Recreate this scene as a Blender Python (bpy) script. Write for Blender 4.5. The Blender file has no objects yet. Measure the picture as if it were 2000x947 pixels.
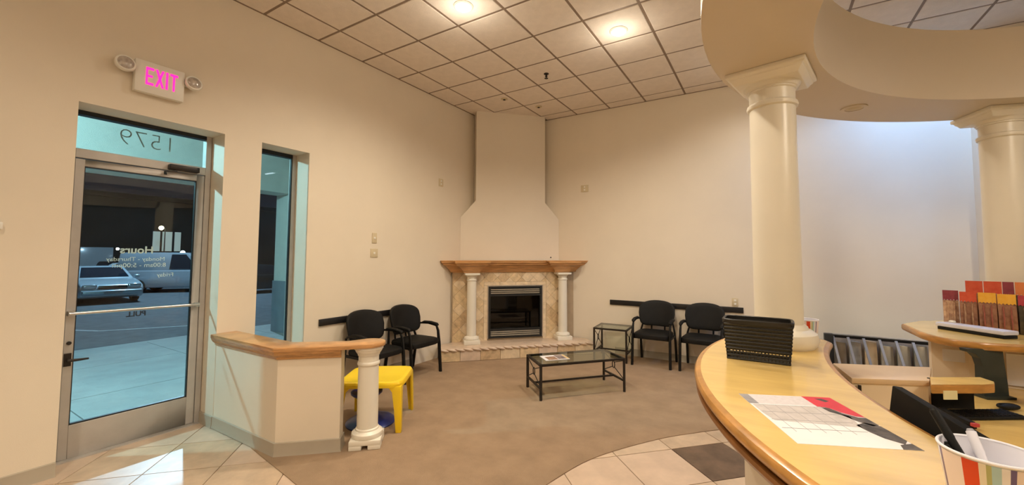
import bpy, bmesh, math, random
from math import sin, cos, pi, radians, sqrt
from mathutils import Vector, Matrix
random.seed(7)
SC = bpy.context.scene
COL = SC.collection

# ------------------------------------------------------------------ camera
R_ = Vector((0.85670, 0.51581, 0.0)); YAW, PITCH, ROLL = 0.54262, 0.05498, 0.00332
def cam_axes():
    f = Vector((-sin(YAW)*cos(PITCH), cos(YAW)*cos(PITCH), sin(PITCH)))
    r = Vector((cos(YAW), sin(YAW), 0)); u = r.cross(f)
    return cos(ROLL)*r + sin(ROLL)*u, -sin(ROLL)*r + cos(ROLL)*u, f
CR, CU, CF = cam_axes()
EYE = 1.62
cam_data = bpy.data.cameras.new('camera')
cam_data.sensor_width = 36.0; cam_data.sensor_fit = 'HORIZONTAL'
cam_data.lens = 794.77/2000*36.0
cam_data.shift_x = -18.87/2000; cam_data.shift_y = -18.54/2000
cam_data.clip_start = 0.02; cam_data.clip_end = 300
cam = bpy.data.objects.new('camera', cam_data); COL.objects.link(cam)
cam.matrix_world = Matrix(((CR.x, CU.x, -CF.x, 0), (CR.y, CU.y, -CF.y, 0), (CR.z, CU.z, -CF.z, EYE), (0, 0, 0, 1)))
SC.camera = cam

# ------------------------------------------------------------------ world, exposure, lights
w = bpy.data.worlds.new('night_sky'); SC.world = w; w.use_nodes = True
w.node_tree.nodes['Background'].inputs[0].default_value = (0.010, 0.012, 0.018, 1)
w.node_tree.nodes['Background'].inputs[1].default_value = 1.0
vs = SC.view_settings
vs.view_transform = 'Standard'; vs.look = 'None'; vs.gamma = 1.0; vs.use_curve_mapping = False
vs.exposure = 0.28


WARM = (1.0, 0.875, 0.70)
SOFT = (1.0, 0.90, 0.76)
COOL = (0.28, 0.53, 1.0)
def lamp(name, loc, watts, color, radius, parent=None, kind='POINT', target=None, spot=None):
    d = bpy.data.lights.new(name, kind); d.energy = watts; d.color = color
    if kind == 'AREA':
        d.shape = 'DISK'; d.size = radius
    else:
        d.shadow_soft_size = radius
    if spot: d.spot_size = radians(spot); d.spot_blend = 0.6
    o = bpy.data.objects.new(name, d); COL.objects.link(o); o.location = loc
    if target is not None:
        o.rotation_euler = (Vector(target)-Vector(loc)).to_track_quat('-Z', 'Y').to_euler()
    return o
# lamp positions and powers (their fixtures are built further down)
CEIL = 4.15
ROOM_LAMPS = [(-2.584, 3.122, 130), (-1.371, 4.371, 128), (-0.16, 5.60, 34), (-1.37, 1.87, 125),
              (0.05, 0.62, 65), (-2.6, -0.4, 52), (3.3, 1.3, 165), (5.4, 0.4, 45), (-0.9, -1.5, 190)]  # last lamp is unseen, added behind the viewpoint to light the room frontally
COOL_LAMPS = [(4.6, 4.9, 50)]
WASH_LAMP = (1.60, 5.65, 3.72, 108)
PORCH_LAMP = (-6.7, -0.5, 3.3, 420)
LOT_LAMP = (-21.3, 7.47, 9.1, 4600)

# ------------------------------------------------------------------ helpers
def srgb(r, g, b):
    def c(v):
        v /= 255.0
        return v/12.92 if v <= 0.04045 else ((v+0.055)/1.055)**2.4
    return (c(r), c(g), c(b))

MATS = {}
def mat(name, color, rough=0.6, metal=0.0, spec=0.5, var=0.0, scale=6.0, bump=0.0, bscale=60.0, stretch=None, coat=0.0, color2=None, detail=4.0):
    m = bpy.data.materials.new(name); m.use_nodes = True
    nt = m.node_tree; b = nt.nodes['Principled BSDF']
    b.inputs['Base Color'].default_value = (*color, 1)
    b.inputs['Roughness'].default_value = rough
    b.inputs['Metallic'].default_value = metal
    b.inputs['Specular IOR Level'].default_value = spec
    if coat: b.inputs['Coat Weight'].default_value = coat; b.inputs['Coat Roughness'].default_value = 0.12
    tc = nt.nodes.new('ShaderNodeTexCoord')
    mp = nt.nodes.new('ShaderNodeMapping')
    nt.links.new(tc.outputs['Object'], mp.inputs['Vector'])
    if stretch: mp.inputs['Scale'].default_value = stretch
    if var > 0 or color2:
        n = nt.nodes.new('ShaderNodeTexNoise'); n.inputs['Scale'].default_value = scale
        n.inputs['Detail'].default_value = detail; n.inputs['Roughness'].default_value = 0.6
        nt.links.new(mp.outputs['Vector'], n.inputs['Vector'])
        rp = nt.nodes.new('ShaderNodeValToRGB')
        c2 = color2 if color2 else tuple(c*(1-var) for c in color)
        c1 = color if color2 else tuple(min(1, c*(1+var*0.6)) for c in color)
        rp.color_ramp.elements[0].position = 0.32; rp.color_ramp.elements[1].position = 0.68
        rp.color_ramp.elements[0].color = (*c2, 1); rp.color_ramp.elements[1].color = (*c1, 1)
        nt.links.new(n.outputs['Fac'], rp.inputs['Fac'])
        nt.links.new(rp.outputs['Color'], b.inputs['Base Color'])
    if bump > 0:
        n2 = nt.nodes.new('ShaderNodeTexNoise'); n2.inputs['Scale'].default_value = bscale
        n2.inputs['Detail'].default_value = 3
        nt.links.new(mp.outputs['Vector'], n2.inputs['Vector'])
        bp = nt.nodes.new('ShaderNodeBump'); bp.inputs['Strength'].default_value = bump
        bp.inputs['Distance'].default_value = 0.01
        nt.links.new(n2.outputs['Fac'], bp.inputs['Height'])
        nt.links.new(bp.outputs['Normal'], b.inputs['Normal'])
    MATS[name] = m
    return m
def emit(name, color, strength):
    m = bpy.data.materials.new(name); m.use_nodes = True
    b = m.node_tree.nodes['Principled BSDF']
    b.inputs['Base Color'].default_value = (*[min(1, c) for c in color], 1)
    b.inputs['Emission Color'].default_value = (*color, 1)
    b.inputs['Emission Strength'].default_value = strength
    return m
def glass(name, tint=(0.9, 0.96, 0.95), rough=0.0, base=0.03):
    m = bpy.data.materials.new(name); m.use_nodes = True
    nt = m.node_tree; nt.nodes.clear()
    out = nt.nodes.new('ShaderNodeOutputMaterial'); mix = nt.nodes.new('ShaderNodeMixShader')
    tr = nt.nodes.new('ShaderNodeBsdfTransparent'); tr.inputs[0].default_value = (*tint, 1)
    gl = nt.nodes.new('ShaderNodeBsdfGlossy'); gl.inputs['Roughness'].default_value = rough
    lw_ = nt.nodes.new('ShaderNodeLayerWeight'); lw_.inputs[0].default_value = 0.5
    pw_ = nt.nodes.new('ShaderNodeMath'); pw_.operation = 'POWER'; pw_.inputs[1].default_value = 5.0
    ma_ = nt.nodes.new('ShaderNodeMath'); ma_.operation = 'MULTIPLY_ADD'; ma_.inputs[1].default_value = 0.9; ma_.inputs[2].default_value = base
    nt.links.new(lw_.outputs['Facing'], pw_.inputs[0]); nt.links.new(pw_.outputs[0], ma_.inputs[0])
    nt.links.new(ma_.outputs[0], mix.inputs[0]); nt.links.new(tr.outputs[0], mix.inputs[1])
    nt.links.new(gl.outputs[0], mix.inputs[2]); nt.links.new(mix.outputs[0], out.inputs[0])
    return m

ROOT = {}
class MB:
    """collects geometry and links it as one mesh object"""
    def __init__(s): s.bm = bmesh.new(); s.mi = 0
    def _f(s, vs):
        try:
            f = s.bm.faces.new(vs); f.material_index = s.mi; return f
        except ValueError: return None
    def poly(s, pts):
        return s._f([s.bm.verts.new(p) for p in pts])
    def box(s, x0, x1, y0, y1, z0, z1, M=None):
        P = [Vector((x, y, z)) for z in (z0, z1) for (x, y) in ((x0, y0), (x1, y0), (x1, y1), (x0, y1))]
        if M is not None: P = [M @ p for p in P]
        v = [s.bm.verts.new(p) for p in P]
        for f in ((3, 2, 1, 0), (4, 5, 6, 7), (0, 1, 5, 4), (1, 2, 6, 5), (2, 3, 7, 6), (3, 0, 4, 7)): s._f([v[i] for i in f])
        return s
    def loft(s, rings, cap=True, closed=True):
        rv = [[s.bm.verts.new(p) for p in r] for r in rings]
        n = len(rv[0])
        for a, b in zip(rv[:-1], rv[1:]):
            for i in range(n if closed else n-1):
                j = (i+1) % n
                s._f([a[i], a[j], b[j], b[i]])
        if cap and closed:
            s._f(rv[0][::-1]); s._f(rv[-1])
        return s
    def prism(s, pts, z0, z1, M=None):
        T = (lambda p: M @ Vector(p)) if M is not None else (lambda p: Vector(p))
        a = sum(pts[i][0]*pts[(i+1) % len(pts)][1]-pts[(i+1) % len(pts)][0]*pts[i][1] for i in range(len(pts)))
        if a < 0: pts = pts[::-1]
        return s.loft([[T((x, y, z0)) for x, y in pts], [T((x, y, z1)) for x, y in pts]])
    def lathe(s, prof, c=(0, 0), seg=32, M=None, cap=True):
        T = (lambda p: M @ Vector(p)) if M is not None else (lambda p: Vector(p))
        rings = [[T((c[0]+r*cos(2*pi*i/seg), c[1]+r*sin(2*pi*i/seg), z)) for i in range(seg)] for r, z in prof]
        return s.loft(rings, cap)
    def tube(s, pts, r, seg=10, closed=False, flat=1.0):
        pts = [Vector(p) for p in pts]; n = len(pts); rings = []
        up0 = None
        for i, p in enumerate(pts):
            if closed: t = (pts[(i+1) % n]-pts[i-1])
            else: t = pts[min(i+1, n-1)]-pts[max(i-1, 0)]
            t.normalize()
            if up0 is None:
                up0 = Vector((0, 0, 1)) if abs(t.z) < 0.9 else Vector((1, 0, 0))
            a = t.cross(up0).normalized(); b = a.cross(t); up0 = b
            rr = r[i] if isinstance(r, (list, tuple)) else r
            rings.append([p+a*rr*cos(2*pi*k/seg)+b*rr*flat*sin(2*pi*k/seg) for k in range(seg)])
        if closed: rings.append(rings[0]); return s.loft(rings, False)
        return s.loft(rings)
    def bar(s, a, b, w, h=None):
        a, b = Vector(a), Vector(b); h = h or w
        t = (b-a).normalized(); up = Vector((0, 0, 1)) if abs(t.z) < 0.95 else Vector((1, 0, 0))
        x = t.cross(up).normalized(); y = x.cross(t)
        q = [x*w/2*i+y*h/2*j for i, j in ((-1, -1), (1, -1), (1, 1), (-1, 1))]
        return s.loft([[a+k for k in q], [b+k for k in q]])
    def sweep(s, path, prof, closed=False, cap=True):
        """path 2D list, profile list of (offset to the right of travel, z), closed profile"""
        n = len(path); P = [Vector((p[0], p[1])) for p in path]; rings = []
        for i in range(n):
            if closed: d0 = (P[i]-P[i-1]).normalized(); d1 = (P[(i+1) % n]-P[i]).normalized()
            else:
                d0 = (P[i]-P[i-1]).normalized() if i > 0 else (P[1]-P[0]).normalized()
                d1 = (P[i+1]-P[i]).normalized() if i < n-1 else d0
            n0 = Vector((d0.y, -d0.x)); n1 = Vector((d1.y, -d1.x))
            m = (n0+n1); m = m/max(0.25, (1+n0.dot(n1)))
            rings.append([Vector((P[i].x+m.x*o, P[i].y+m.y*o, z)) for o, z in prof])
        if closed: rings.append(rings[0])
        return s.loft(rings, cap and not closed)
    def pad(s, c, h, e1=0.35, e2=0.35, nu=28, nv=14, fn=None):
        """superellipsoid pad; c centre, h half sizes"""
        def pw(v, e): return math.copysign(abs(v)**e, v)
        rings = []
        for j in range(nv+1):
            th = -pi/2+pi*j/nv
            th = max(-pi/2+0.03, min(pi/2-0.03, th))
            ring = []
            for i in range(nu):
                ph = 2*pi*i/nu
                p = Vector((h[0]*pw(cos(th), e1)*pw(cos(ph), e2), h[1]*pw(cos(th), e1)*pw(sin(ph), e2), h[2]*pw(sin(th), e1)))
                if fn: p = fn(p)
                ring.append(p+Vector(c))
            rings.append(ring)
        return s.loft(rings)
    def build(s, name, m, parent=None, bevel=0.0, seg=2, smooth=True, world=True, angle=35, kind=None, label=None):
        bm = s.bm
        bmesh.ops.remove_doubles(bm, verts=bm.verts, dist=1e-6)
        bmesh.ops.recalc_face_normals(bm, faces=bm.faces)
        if bevel > 0:
            ed = [e for e in bm.edges if len(e.link_faces) == 2 and e.calc_face_angle(0) > radians(30)]
            bmesh.ops.bevel(bm, geom=ed, offset=bevel, segments=seg, affect='EDGES', profile=0.5, clamp_overlap=True)
        me = bpy.data.meshes.new(name)
        if parent is not None and world and parent.name in ROOT:
            bm.transform(ROOT[parent.name].inverted())
        bm.to_mesh(me); bm.free()
        for x in (m if isinstance(m, (list, tuple)) else [m]): me.materials.append(x)
        if smooth:
            me.polygons.foreach_set('use_smooth', [True]*len(me.polygons))
            me.set_sharp_from_angle(angle=radians(angle))
        o = bpy.data.objects.new(name, me); COL.objects.link(o)
        if parent is not None:
            o.parent = parent
            if parent.name in ROOT: ROOT[o.name] = ROOT[parent.name]
        if kind: o['kind'] = kind
        if label: o['label'] = label
        return o

def thing(name, label, cat, loc=(0, 0, 0), rotz=0.0, group=None, kind=None):
    o = bpy.data.objects.new(name, None); COL.objects.link(o); o.empty_display_size = 0.1
    o.location = loc; o.rotation_euler = (0, 0, rotz)
    ROOT[o.name] = Matrix.Translation(loc) @ Matrix.Rotation(rotz, 4, 'Z')
    if label: o['label'] = label
    if cat: o['category'] = cat
    if group: o['group'] = group
    if kind: o['kind'] = kind
    return o
def tag(o, label, cat, group=None):
    o['label'] = label; o['category'] = cat
    if group: o['group'] = group
    return o
def struct(o): o['kind'] = 'structure'; return o
def dup(root, loc, rotz, label, group=None):
    r = root.copy(); COL.objects.link(r); r.location = loc; r.rotation_euler = (0, 0, rotz); r['label'] = label
    if group: r['group'] = group
    for ch in list(root.children):
        c = ch.copy(); COL.objects.link(c); c.parent = r
        for g in list(ch.children):
            d = g.copy(); COL.objects.link(d); d.parent = c
    return r
def centre(o):
    """move a lone mesh's origin to the middle of its base"""
    me = o.data; xs = [v.co for v in me.vertices]
    lo = Vector((min(v.x for v in xs), min(v.y for v in xs), min(v.z for v in xs)))
    hi = Vector((max(v.x for v in xs), max(v.y for v in xs), max(v.z for v in xs)))
    c = Vector(((lo.x+hi.x)/2, (lo.y+hi.y)/2, lo.z)); me.transform(Matrix.Translation(-c)); o.location = c
    return o
def text_mesh(name, body, size, m, parent, M, depth=0.001, bold=0.0, align='LEFT', label=None):
    cu = bpy.data.curves.new(name, 'FONT'); cu.body = body; cu.size = size; cu.extrude = depth; cu.align_x = align
    cu.offset = bold; cu.resolution_u = 3
    tmp = bpy.data.objects.new('tmp_text', cu); COL.objects.link(tmp)
    dg = bpy.context.evaluated_depsgraph_get(); dg.update()
    me = bpy.data.meshes.new_from_object(tmp.evaluated_get(dg)); me.name = name
    bpy.data.objects.remove(tmp); bpy.data.curves.remove(cu)
    MM = M
    if parent is not None and parent.name in ROOT: MM = ROOT[parent.name].inverted() @ M
    me.transform(MM); me.materials.clear(); me.materials.append(m)
    o = bpy.data.objects.new(name, me); COL.objects.link(o); o.parent = parent
    if label: o['label'] = label
    return o
def arc(c, r, a0, a1, n):
    return [(c[0]+r*cos(radians(a0+(a1-a0)*i/n)), c[1]+r*sin(radians(a0+(a1-a0)*i/n))) for i in range(n+1)]
def catmull(pts, n=6):
    out = []
    for i in range(len(pts)-1):
        p0 = Vector(pts[max(i-1, 0)]); p1 = Vector(pts[i]); p2 = Vector(pts[i+1]); p3 = Vector(pts[min(i+2, len(pts)-1)])
        for k in range(n):
            t = k/n
            q = 0.5*((2*p1)+(p2-p0)*t+(2*p0-5*p1+4*p2-p3)*t*t+(3*p1-p0-3*p2+p3)*t**3)
            out.append((q.x, q.y))
    out.append(tuple(pts[-1])); return out

# ------------------------------------------------------------------ materials
M_wall = mat('wall_paint', (0.76, 0.675, 0.545), 0.55, var=0.03, scale=1.5, bump=0.06, bscale=180)
M_ring = mat('soffit_paint', (0.66, 0.57, 0.45), 0.42, var=0.02, scale=1.2)
M_base = mat('baseboard_vinyl', (0.42, 0.37, 0.29), 0.45, var=0.05, scale=3)
M_tile_c = mat('ceiling_tile', (0.84, 0.76, 0.68), 0.9, var=0.05, scale=9, bump=0.5, bscale=120)
M_grid = mat('ceiling_grid', (0.26, 0.19, 0.14), 0.6, var=0.05, scale=4)
M_slab = mat('ceiling_slab', (0.45, 0.40, 0.34), 0.9, var=0.05)
M_grout = mat('floor_grout', (0.26, 0.19, 0.13), 0.9, var=0.15, scale=20)
M_ft = [mat('floor_tile_light', (0.60, 0.46, 0.33), 0.38, var=0.16, scale=5, bump=0.05, bscale=20),
        mat('floor_tile_tan', (0.56, 0.42, 0.29), 0.38, var=0.18, scale=6, bump=0.05, bscale=20),
        mat('floor_tile_pink', (0.62, 0.47, 0.35), 0.40, var=0.14, scale=4, bump=0.05, bscale=20)]
M_ft_dark = mat('floor_tile_dark', (0.15, 0.095, 0.06), 0.45, var=0.4, scale=5, bump=0.05, bscale=20)
M_carpet = mat('carpet', (0.48, 0.335, 0.215), 0.95, spec=0.1, var=0.13, scale=3.5, bump=0.9, bscale=350, detail=8)
M_alu = mat('aluminium', (0.50, 0.47, 0.44), 0.42, metal=0.25, var=0.06, scale=8)
M_alu_d = mat('dark_aluminium', (0.02, 0.022, 0.025), 0.4, metal=0.3, var=0.1)
M_steel = mat('brushed_steel', (0.62, 0.61, 0.60), 0.28, metal=1.0, var=0.06, scale=10)
M_glass = glass('window_glass')
M_tglass = glass('table_glass', (0.80, 0.86, 0.80))
M_white = mat('white_plastic', (0.80, 0.77, 0.70), 0.4, var=0.02)
M_ivory = mat('ivory_plastic', (0.62, 0.52, 0.34), 0.45, var=0.03)
M_col = mat('column_paint', (0.80, 0.75, 0.64), 0.32, var=0.03, scale=2)
M_oak = mat('oak_wood', (0.56, 0.29, 0.11), 0.32, var=0.3, scale=6, stretch=(1, 1, 9), coat=0.25)
M_oak2 = mat('oak_moulding', (0.50, 0.26, 0.09), 0.35, var=0.3, scale=6, stretch=(2, 2, 14), coat=0.2)
M_mantel = mat('mantel_wood', (0.60, 0.31, 0.115), 0.35, var=0.3, scale=5, stretch=(1, 1, 10), coat=0.2)
M_maple = mat('maple_laminate', (0.77, 0.535, 0.185), 0.22, var=0.10, scale=2.5, stretch=(1, 5, 1), coat=0.3)
M_edge = mat('counter_edge_wood', (0.50, 0.24, 0.055), 0.3, var=0.3, scale=8, stretch=(1, 1, 4), coat=0.3)
M_panel = mat('pale_panel_laminate', (0.80, 0.66, 0.48), 0.4, var=0.03, scale=3)
M_edge2 = mat('counter_moulding_wood', (0.22, 0.085, 0.02), 0.4, var=0.3, scale=8, coat=0.15)
M_beige = mat('beige_laminate', (0.66, 0.48, 0.29), 0.4, var=0.04, scale=3)
M_black = mat('black_vinyl', (0.005, 0.0047, 0.0042), 0.6, spec=0.28, var=0.3, scale=12, bump=0.12, bscale=220)
M_blackm = mat('black_metal', (0.005, 0.0045, 0.004), 0.5, spec=0.3, var=0.2, scale=10)
M_rail = mat('black_rail', (0.008, 0.007, 0.007), 0.45, var=0.2)
M_bronze = mat('dark_bronze_iron', (0.022, 0.015, 0.011), 0.45, metal=0.3, var=0.3, scale=12)
M_yellow = mat('yellow_plastic', (0.90, 0.60, 0.012), 0.33, var=0.05, scale=3)
M_blue = mat('blue_plastic', (0.008, 0.026, 0.19), 0.30, var=0.1)
M_trav = [mat('travertine_a', (0.66, 0.50, 0.30), 0.42, var=0.2, scale=14, bump=0.1, bscale=40),
          mat('travertine_b', (0.58, 0.42, 0.25), 0.42, var=0.25, scale=16, bump=0.1, bscale=40),
          mat('travertine_c', (0.72, 0.57, 0.38), 0.42, var=0.18, scale=12, bump=0.1, bscale=40)]
M_tgrout = mat('stone_grout', (0.40, 0.30, 0.19), 0.9, var=0.1)
M_hearth = mat('hearth_stone', (0.68, 0.53, 0.40), 0.35, var=0.15, scale=9)
M_louver = mat('louver_metal', (0.40, 0.36, 0.29), 0.4, metal=0.5, var=0.1)
M_fbx = mat('firebox_black', (0.008, 0.008, 0.007), 0.5, var=0.2)
M_log = mat('ceramic_log', (0.10, 0.085, 0.06), 0.8, var=0.5, scale=14)
M_dglass = mat('firebox_glass', (0.012, 0.012, 0.010), 0.08, spec=0.5, var=0.3, scale=3)
M_pink = emit('exit_letters', (1.0, 0.012, 0.28), 1.5)
M_bulb = emit('lit_bulb', (1.0, 0.86, 0.62), 14.0)
M_bulb_big = emit('enlarged_lit_bulb', (1.0, 0.86, 0.62), 1.2)
M_bulbc = emit('lit_cool_lens', (0.75, 0.88, 1.0), 10.0)
M_lens = mat('clear_lens', (0.55, 0.50, 0.46), 0.1, metal=0.3, var=0.3, scale=30)
M_paper = mat('white_paper', (0.80, 0.78, 0.80), 0.7, var=0.03)
M_stickyp = mat('sticky_paper', (0.78, 0.72, 0.42), 0.7, var=0.03)
M_green = mat('dark_green_metal', (0.035, 0.042, 0.034), 0.45, var=0.2)
M_basket = mat('black_basket_plastic', (0.011, 0.010, 0.008), 0.42, var=0.2)

# ------------------------------------------------------------------ the room shell
XL, YB = -4.49, 6.67
DY0, DY1, DZ = 0.866, 1.850, 2.79          # door opening
WY0, WY1, WZ0, WZ1 = 2.19, 2.705, 0.42, 2.79  # narrow window opening
XO = -4.86                                  # outside face of the left wall
b = MB()
for y0, y1, z0, z1 in ((-2.6, DY0, 0, CEIL+.1), (DY0, DY1, DZ, CEIL+.1), (DY1, WY0, 0, CEIL+.1), (WY0, WY1, WZ1, CEIL+.1), (WY0, WY1, 0, WZ0), (WY1, YB+.3, 0, CEIL+.1)):
    b.box(XO, XL, y0, y1, z0, z1)
struct(b.build('wall_left', M_wall, smooth=False))
b = MB(); b.box(XL, 7.0, YB, YB+.3, 0, CEIL+.1)
struct(b.build('wall_back', M_wall, smooth=False))
b = MB(); b.box(2.06, 2.46, YB-.22, YB, 0, CEIL)
struct(b.build('trim_1', M_wall, smooth=False))
b = MB(); b.box(7.0, 7.3, -2.6, YB+.3, 0, CEIL+.1); struct(b.build('wall_right', M_wall, smooth=False))
b = MB(); b.box(XL, 7.0, -2.9, -2.6, 0, CEIL+.1); struct(b.build('wall_front', M_wall, smooth=False))

# floor: base with tiles laid diagonally, carpet on top
floor = thing('floor', None, None, (0, 0, 0), kind='structure')
b = MB(); b.box(XO, 7.0, -2.6, YB, -0.10, -0.006); b.build('floor_base', M_grout, floor, smooth=False)
edge_l = [(-4.49, 1.93), (-3.84, 1.93), (-3.749, 1.833), (-3.416, 1.787), (-3.055, 1.742), (-2.886, 1.717), (-2.5, 1.65), (-2.1, 1.62)]
edge_r = [(-2.1, 1.62), (-1.72, 1.80), (-1.47, 2.20), (-1.375, 2.647), (-1.275, 3.054), (-1.122, 3.383), (-0.862, 3.792), (-0.64, 4.06), (-0.384, 4.321), (0.0, 4.62), (0.6, 4.95), (1.5, 5.2), (3.2, 5.3)]
carpet_pts = edge_l[:-1] + catmull(edge_r, 6) + [(7.0, 5.3), (7.0, YB), (-4.49, YB)]
def inside(p, poly):
    r = False; n = len(poly)
    for i in range(n):
        a, c = poly[i], poly[(i+1) % n]
        if (a[1] > p[1]) != (c[1] > p[1]) and p[0] < (c[0]-a[0])*(p[1]-a[1])/(c[1]-a[1])+a[0]: r = not r
    return r
from mathutils.geometry import tessellate_polygon
b = MB(); tv = [b.bm.verts.new((x, y, .006)) for x, y in carpet_pts]; bv = [b.bm.verts.new((x, y, -.002)) for x, y in carpet_pts]
for tri in tessellate_polygon([[Vector((x, y, 0)) for x, y in carpet_pts]]): b._f([tv[k] for k in tri])
for k in range(len(tv)): b._f([tv[k-1], tv[k], bv[k], bv[k-1]])
b.build('carpet', M_carpet, floor, smooth=False)
def clip_poly(poly, axis, val, keep_greater):
    out = []
    for i in range(len(poly)):
        a, c = poly[i], poly[(i+1) % len(poly)]
        ina = (a[axis] >= val) == keep_greater; inc = (c[axis] >= val) == keep_greater
        if ina: out.append(a)
        if ina != inc:
            t = (val-a[axis])/(c[axis]-a[axis]); out.append((a[0]+(c[0]-a[0])*t, a[1]+(c[1]-a[1])*t))
    return out
PT = 0.503; G = 0.0035; S2 = sqrt(2)
def uv2xy(u, v): return ((u-v)/S2, (u+v)/S2)
def tile_region(u0, v0, xr, yr, region, shared={}):
    for i in range(-14, 14):
        for j in range(-14, 16):
            ua, va = u0+i*PT+G, v0+j*PT+G; ub, vb = ua+PT-2*G, va+PT-2*G
            full = [uv2xy(ua, va), uv2xy(ub, va), uv2xy(ub, vb), uv2xy(ua, vb)]
            cx, cy = uv2xy((ua+ub)/2, (va+vb)/2)
            p = full
            for ax, val, kg in ((0, xr[0], True), (0, xr[1], False), (1, yr[0], True), (1, yr[1], False)):
                if p: p = clip_poly(p, ax, val, kg)
            if len(p) < 3: continue
            n = 12
            samp = [(p[k][0]+(p[(k+1) % len(p)][0]-p[k][0])*t/n, p[k][1]+(p[(k+1) % len(p)][1]-p[k][1])*t/n) for k in range(len(p)) for t in range(n)]
            if all(inside(q, carpet_pts) for q in samp): continue
            dark = abs(cx+0.372) < 0.12 and abs(cy-3.66) < 0.15
            m = M_ft_dark if dark else random.choice(M_ft)
            bb = MB(); bb.prism([(x-cx, y-cy) for x, y in p], -0.006, 0.0)
            o = bb.build('floor_tile', m, None, smooth=False)
            o.parent = floor; o.location = (cx, cy, random.uniform(-0.0006, 0.0004)); o.rotation_euler = (0, 0, 0)
            if dark: o['label'] = 'dark brown accent tile'
tile_region(-1.462, 3.668, (-4.82, -2.0), (-1.2, 1.93), 'left')
tile_region(1.567, 2.603, (-2.0, 1.9), (-0.2, 4.9), 'right')

# ceiling: slab, lay-in tiles, grid bars
ceil = thing('ceiling', None, None, (0, 0, CEIL), kind='structure')
b = MB(); b.box(XL, 7.0, -2.6, YB, CEIL+0.012, CEIL+0.1); b.build('ceiling_slab', M_slab, ceil, smooth=False)
GX, GY, GP = -4.087, 2.16, 0.61
xs = [XL] + [GX+GP*i for i in range(0, 19) if GX+GP*i < 6.99] + [7.0]
ys = [-2.6] + [GY+GP*i for i in range(-7, 8)] + [YB]
gw = 0.014; cache = {}
for i in range(len(xs)-1):
    for j in range(len(ys)-1):
        x0, x1, y0, y1 = xs[i]+gw, xs[i+1]-gw, ys[j]+gw, ys[j+1]-gw
        if x1-x0 < 0.02 or y1-y0 < 0.02: continue
        key = (round(x1-x0, 3), round(y1-y0, 3))
        if key not in cache:
            bb = MB(); hx, hy = (x1-x0)/2, (y1-y0)/2
            bb.loft([[(sx*(hx-0), sy*(hy-0), 0.012) for sx, sy in ((-1, -1), (1, -1), (1, 1), (-1, 1))],
                     [(sx*hx, sy*hy, 0.004) for sx, sy in ((-1, -1), (1, -1), (1, 1), (-1, 1))],
                     [(sx*(hx-.006), sy*(hy-.006), 0.0) for sx, sy in ((-1, -1), (1, -1), (1, 1), (-1, 1))]])
            o = bb.build('ceiling_tile', M_tile_c, None, smooth=False); cache[key] = o.data
        else:
            o = bpy.data.objects.new('ceiling_tile', cache[key]); COL.objects.link(o)
        o.parent = ceil; o.location = ((x0+x1)/2, (y0+y1)/2, 0)
for x in xs[1:-1]:
    bb = MB(); bb.box(x-gw, x+gw, -2.6, YB, CEIL+.006, CEIL+.012); bb.build('grid_bar', M_grid, ceil, smooth=False)
for y in ys[1:-1]:
    bb = MB(); bb.box(XL, 7.0, y-gw, y+gw, CEIL+.0055, CEIL+.012); bb.build('grid_bar', M_grid, ceil, smooth=False)
# perimeter angle
bb = MB(); bb.box(XL, XL+.02, -2.6, YB, CEIL-.004, CEIL+.012); bb.build('wall_angle', M_grid, ceil, smooth=False)
bb = MB(); bb.box(XL, 7, YB-.02, YB, CEIL-.004, CEIL+.012); bb.build('wall_angle', M_grid, ceil, smooth=False)

# baseboards
bprof = [(0, 0.0), (0.018, 0.0), (0.012, 0.02), (0.010, 0.10), (0.0, 0.105)]
b = MB(); b.sweep([(XL, YB-2.3), (XL, 2.05)], [(-o, z+.006) for o, z in bprof]); struct(b.build('baseboard_left', M_base))
b = MB(); b.sweep([(XL, DY0), (XL, -2.6)], [(-o, z) for o, z in bprof]); struct(b.build('baseboard_left', M_base))
b = MB(); b.sweep([(-2.2, YB), (2.05, YB)], [(o, z+.006) for o, z in bprof]); struct(b.build('baseboard_back', M_base))
b = MB(); b.sweep([(XL, DY1-.002), (XO+.11, DY1-.002)], [(-o, z) for o, z in bprof]); struct(b.build('baseboard_door', M_base))

# ------------------------------------------------------------------ ceiling lights
def ceiling_light(x, y, watts, label, color=WARM, bulb=M_bulb, group='lit bulbs in the ceiling tiles'):
    t = thing('ceiling_light', label, 'ceiling light', (x, y, CEIL), group=group)
    bb = MB(); bb.lathe([(0.05, -0.001), (0.05, -0.012), (0.085, -0.016), (0.10, -0.006), (0.10, 0.0)], (0, 0), 28)
    bb.bm.transform(Matrix.Translation((x, y, CEIL))); bb.build('trim_ring', M_white, t)
    bb = MB(); bb.lathe([(0.004, -0.058), (0.030, -0.052), (0.048, -0.035), (0.052, -0.018), (0.045, -0.004)], (0, 0), 20)
    big = 5.0 if x > 2 else 1.0     # unseen lamps on the right are enlarged to soften their shadow edges
    bb.bm.transform(Matrix.Translation((x, y, CEIL)) @ Matrix.Diagonal((big, big, big, 1))); bb.build('bulb', bulb if big == 1 else M_bulb_big, t)
    l = lamp('bulb_glow', (0, 0, -0.075 if big == 1 else -0.62), watts, color, 0.05 if big == 1 else 0.30, kind='SPOT', target=(0, 0, -3), spot=170 if x > 2 else 118 if 0 < x < 1 else 134 if y < -1 else 156); l.parent = t
    l.data.spot_blend = 0.3 if x > 2 else 0.7
    l = lamp('bulb_halo', (0, 0, -0.26 if big == 1 else -0.62), watts*0.036, color, 0.05); l.parent = t
    return t
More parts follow.
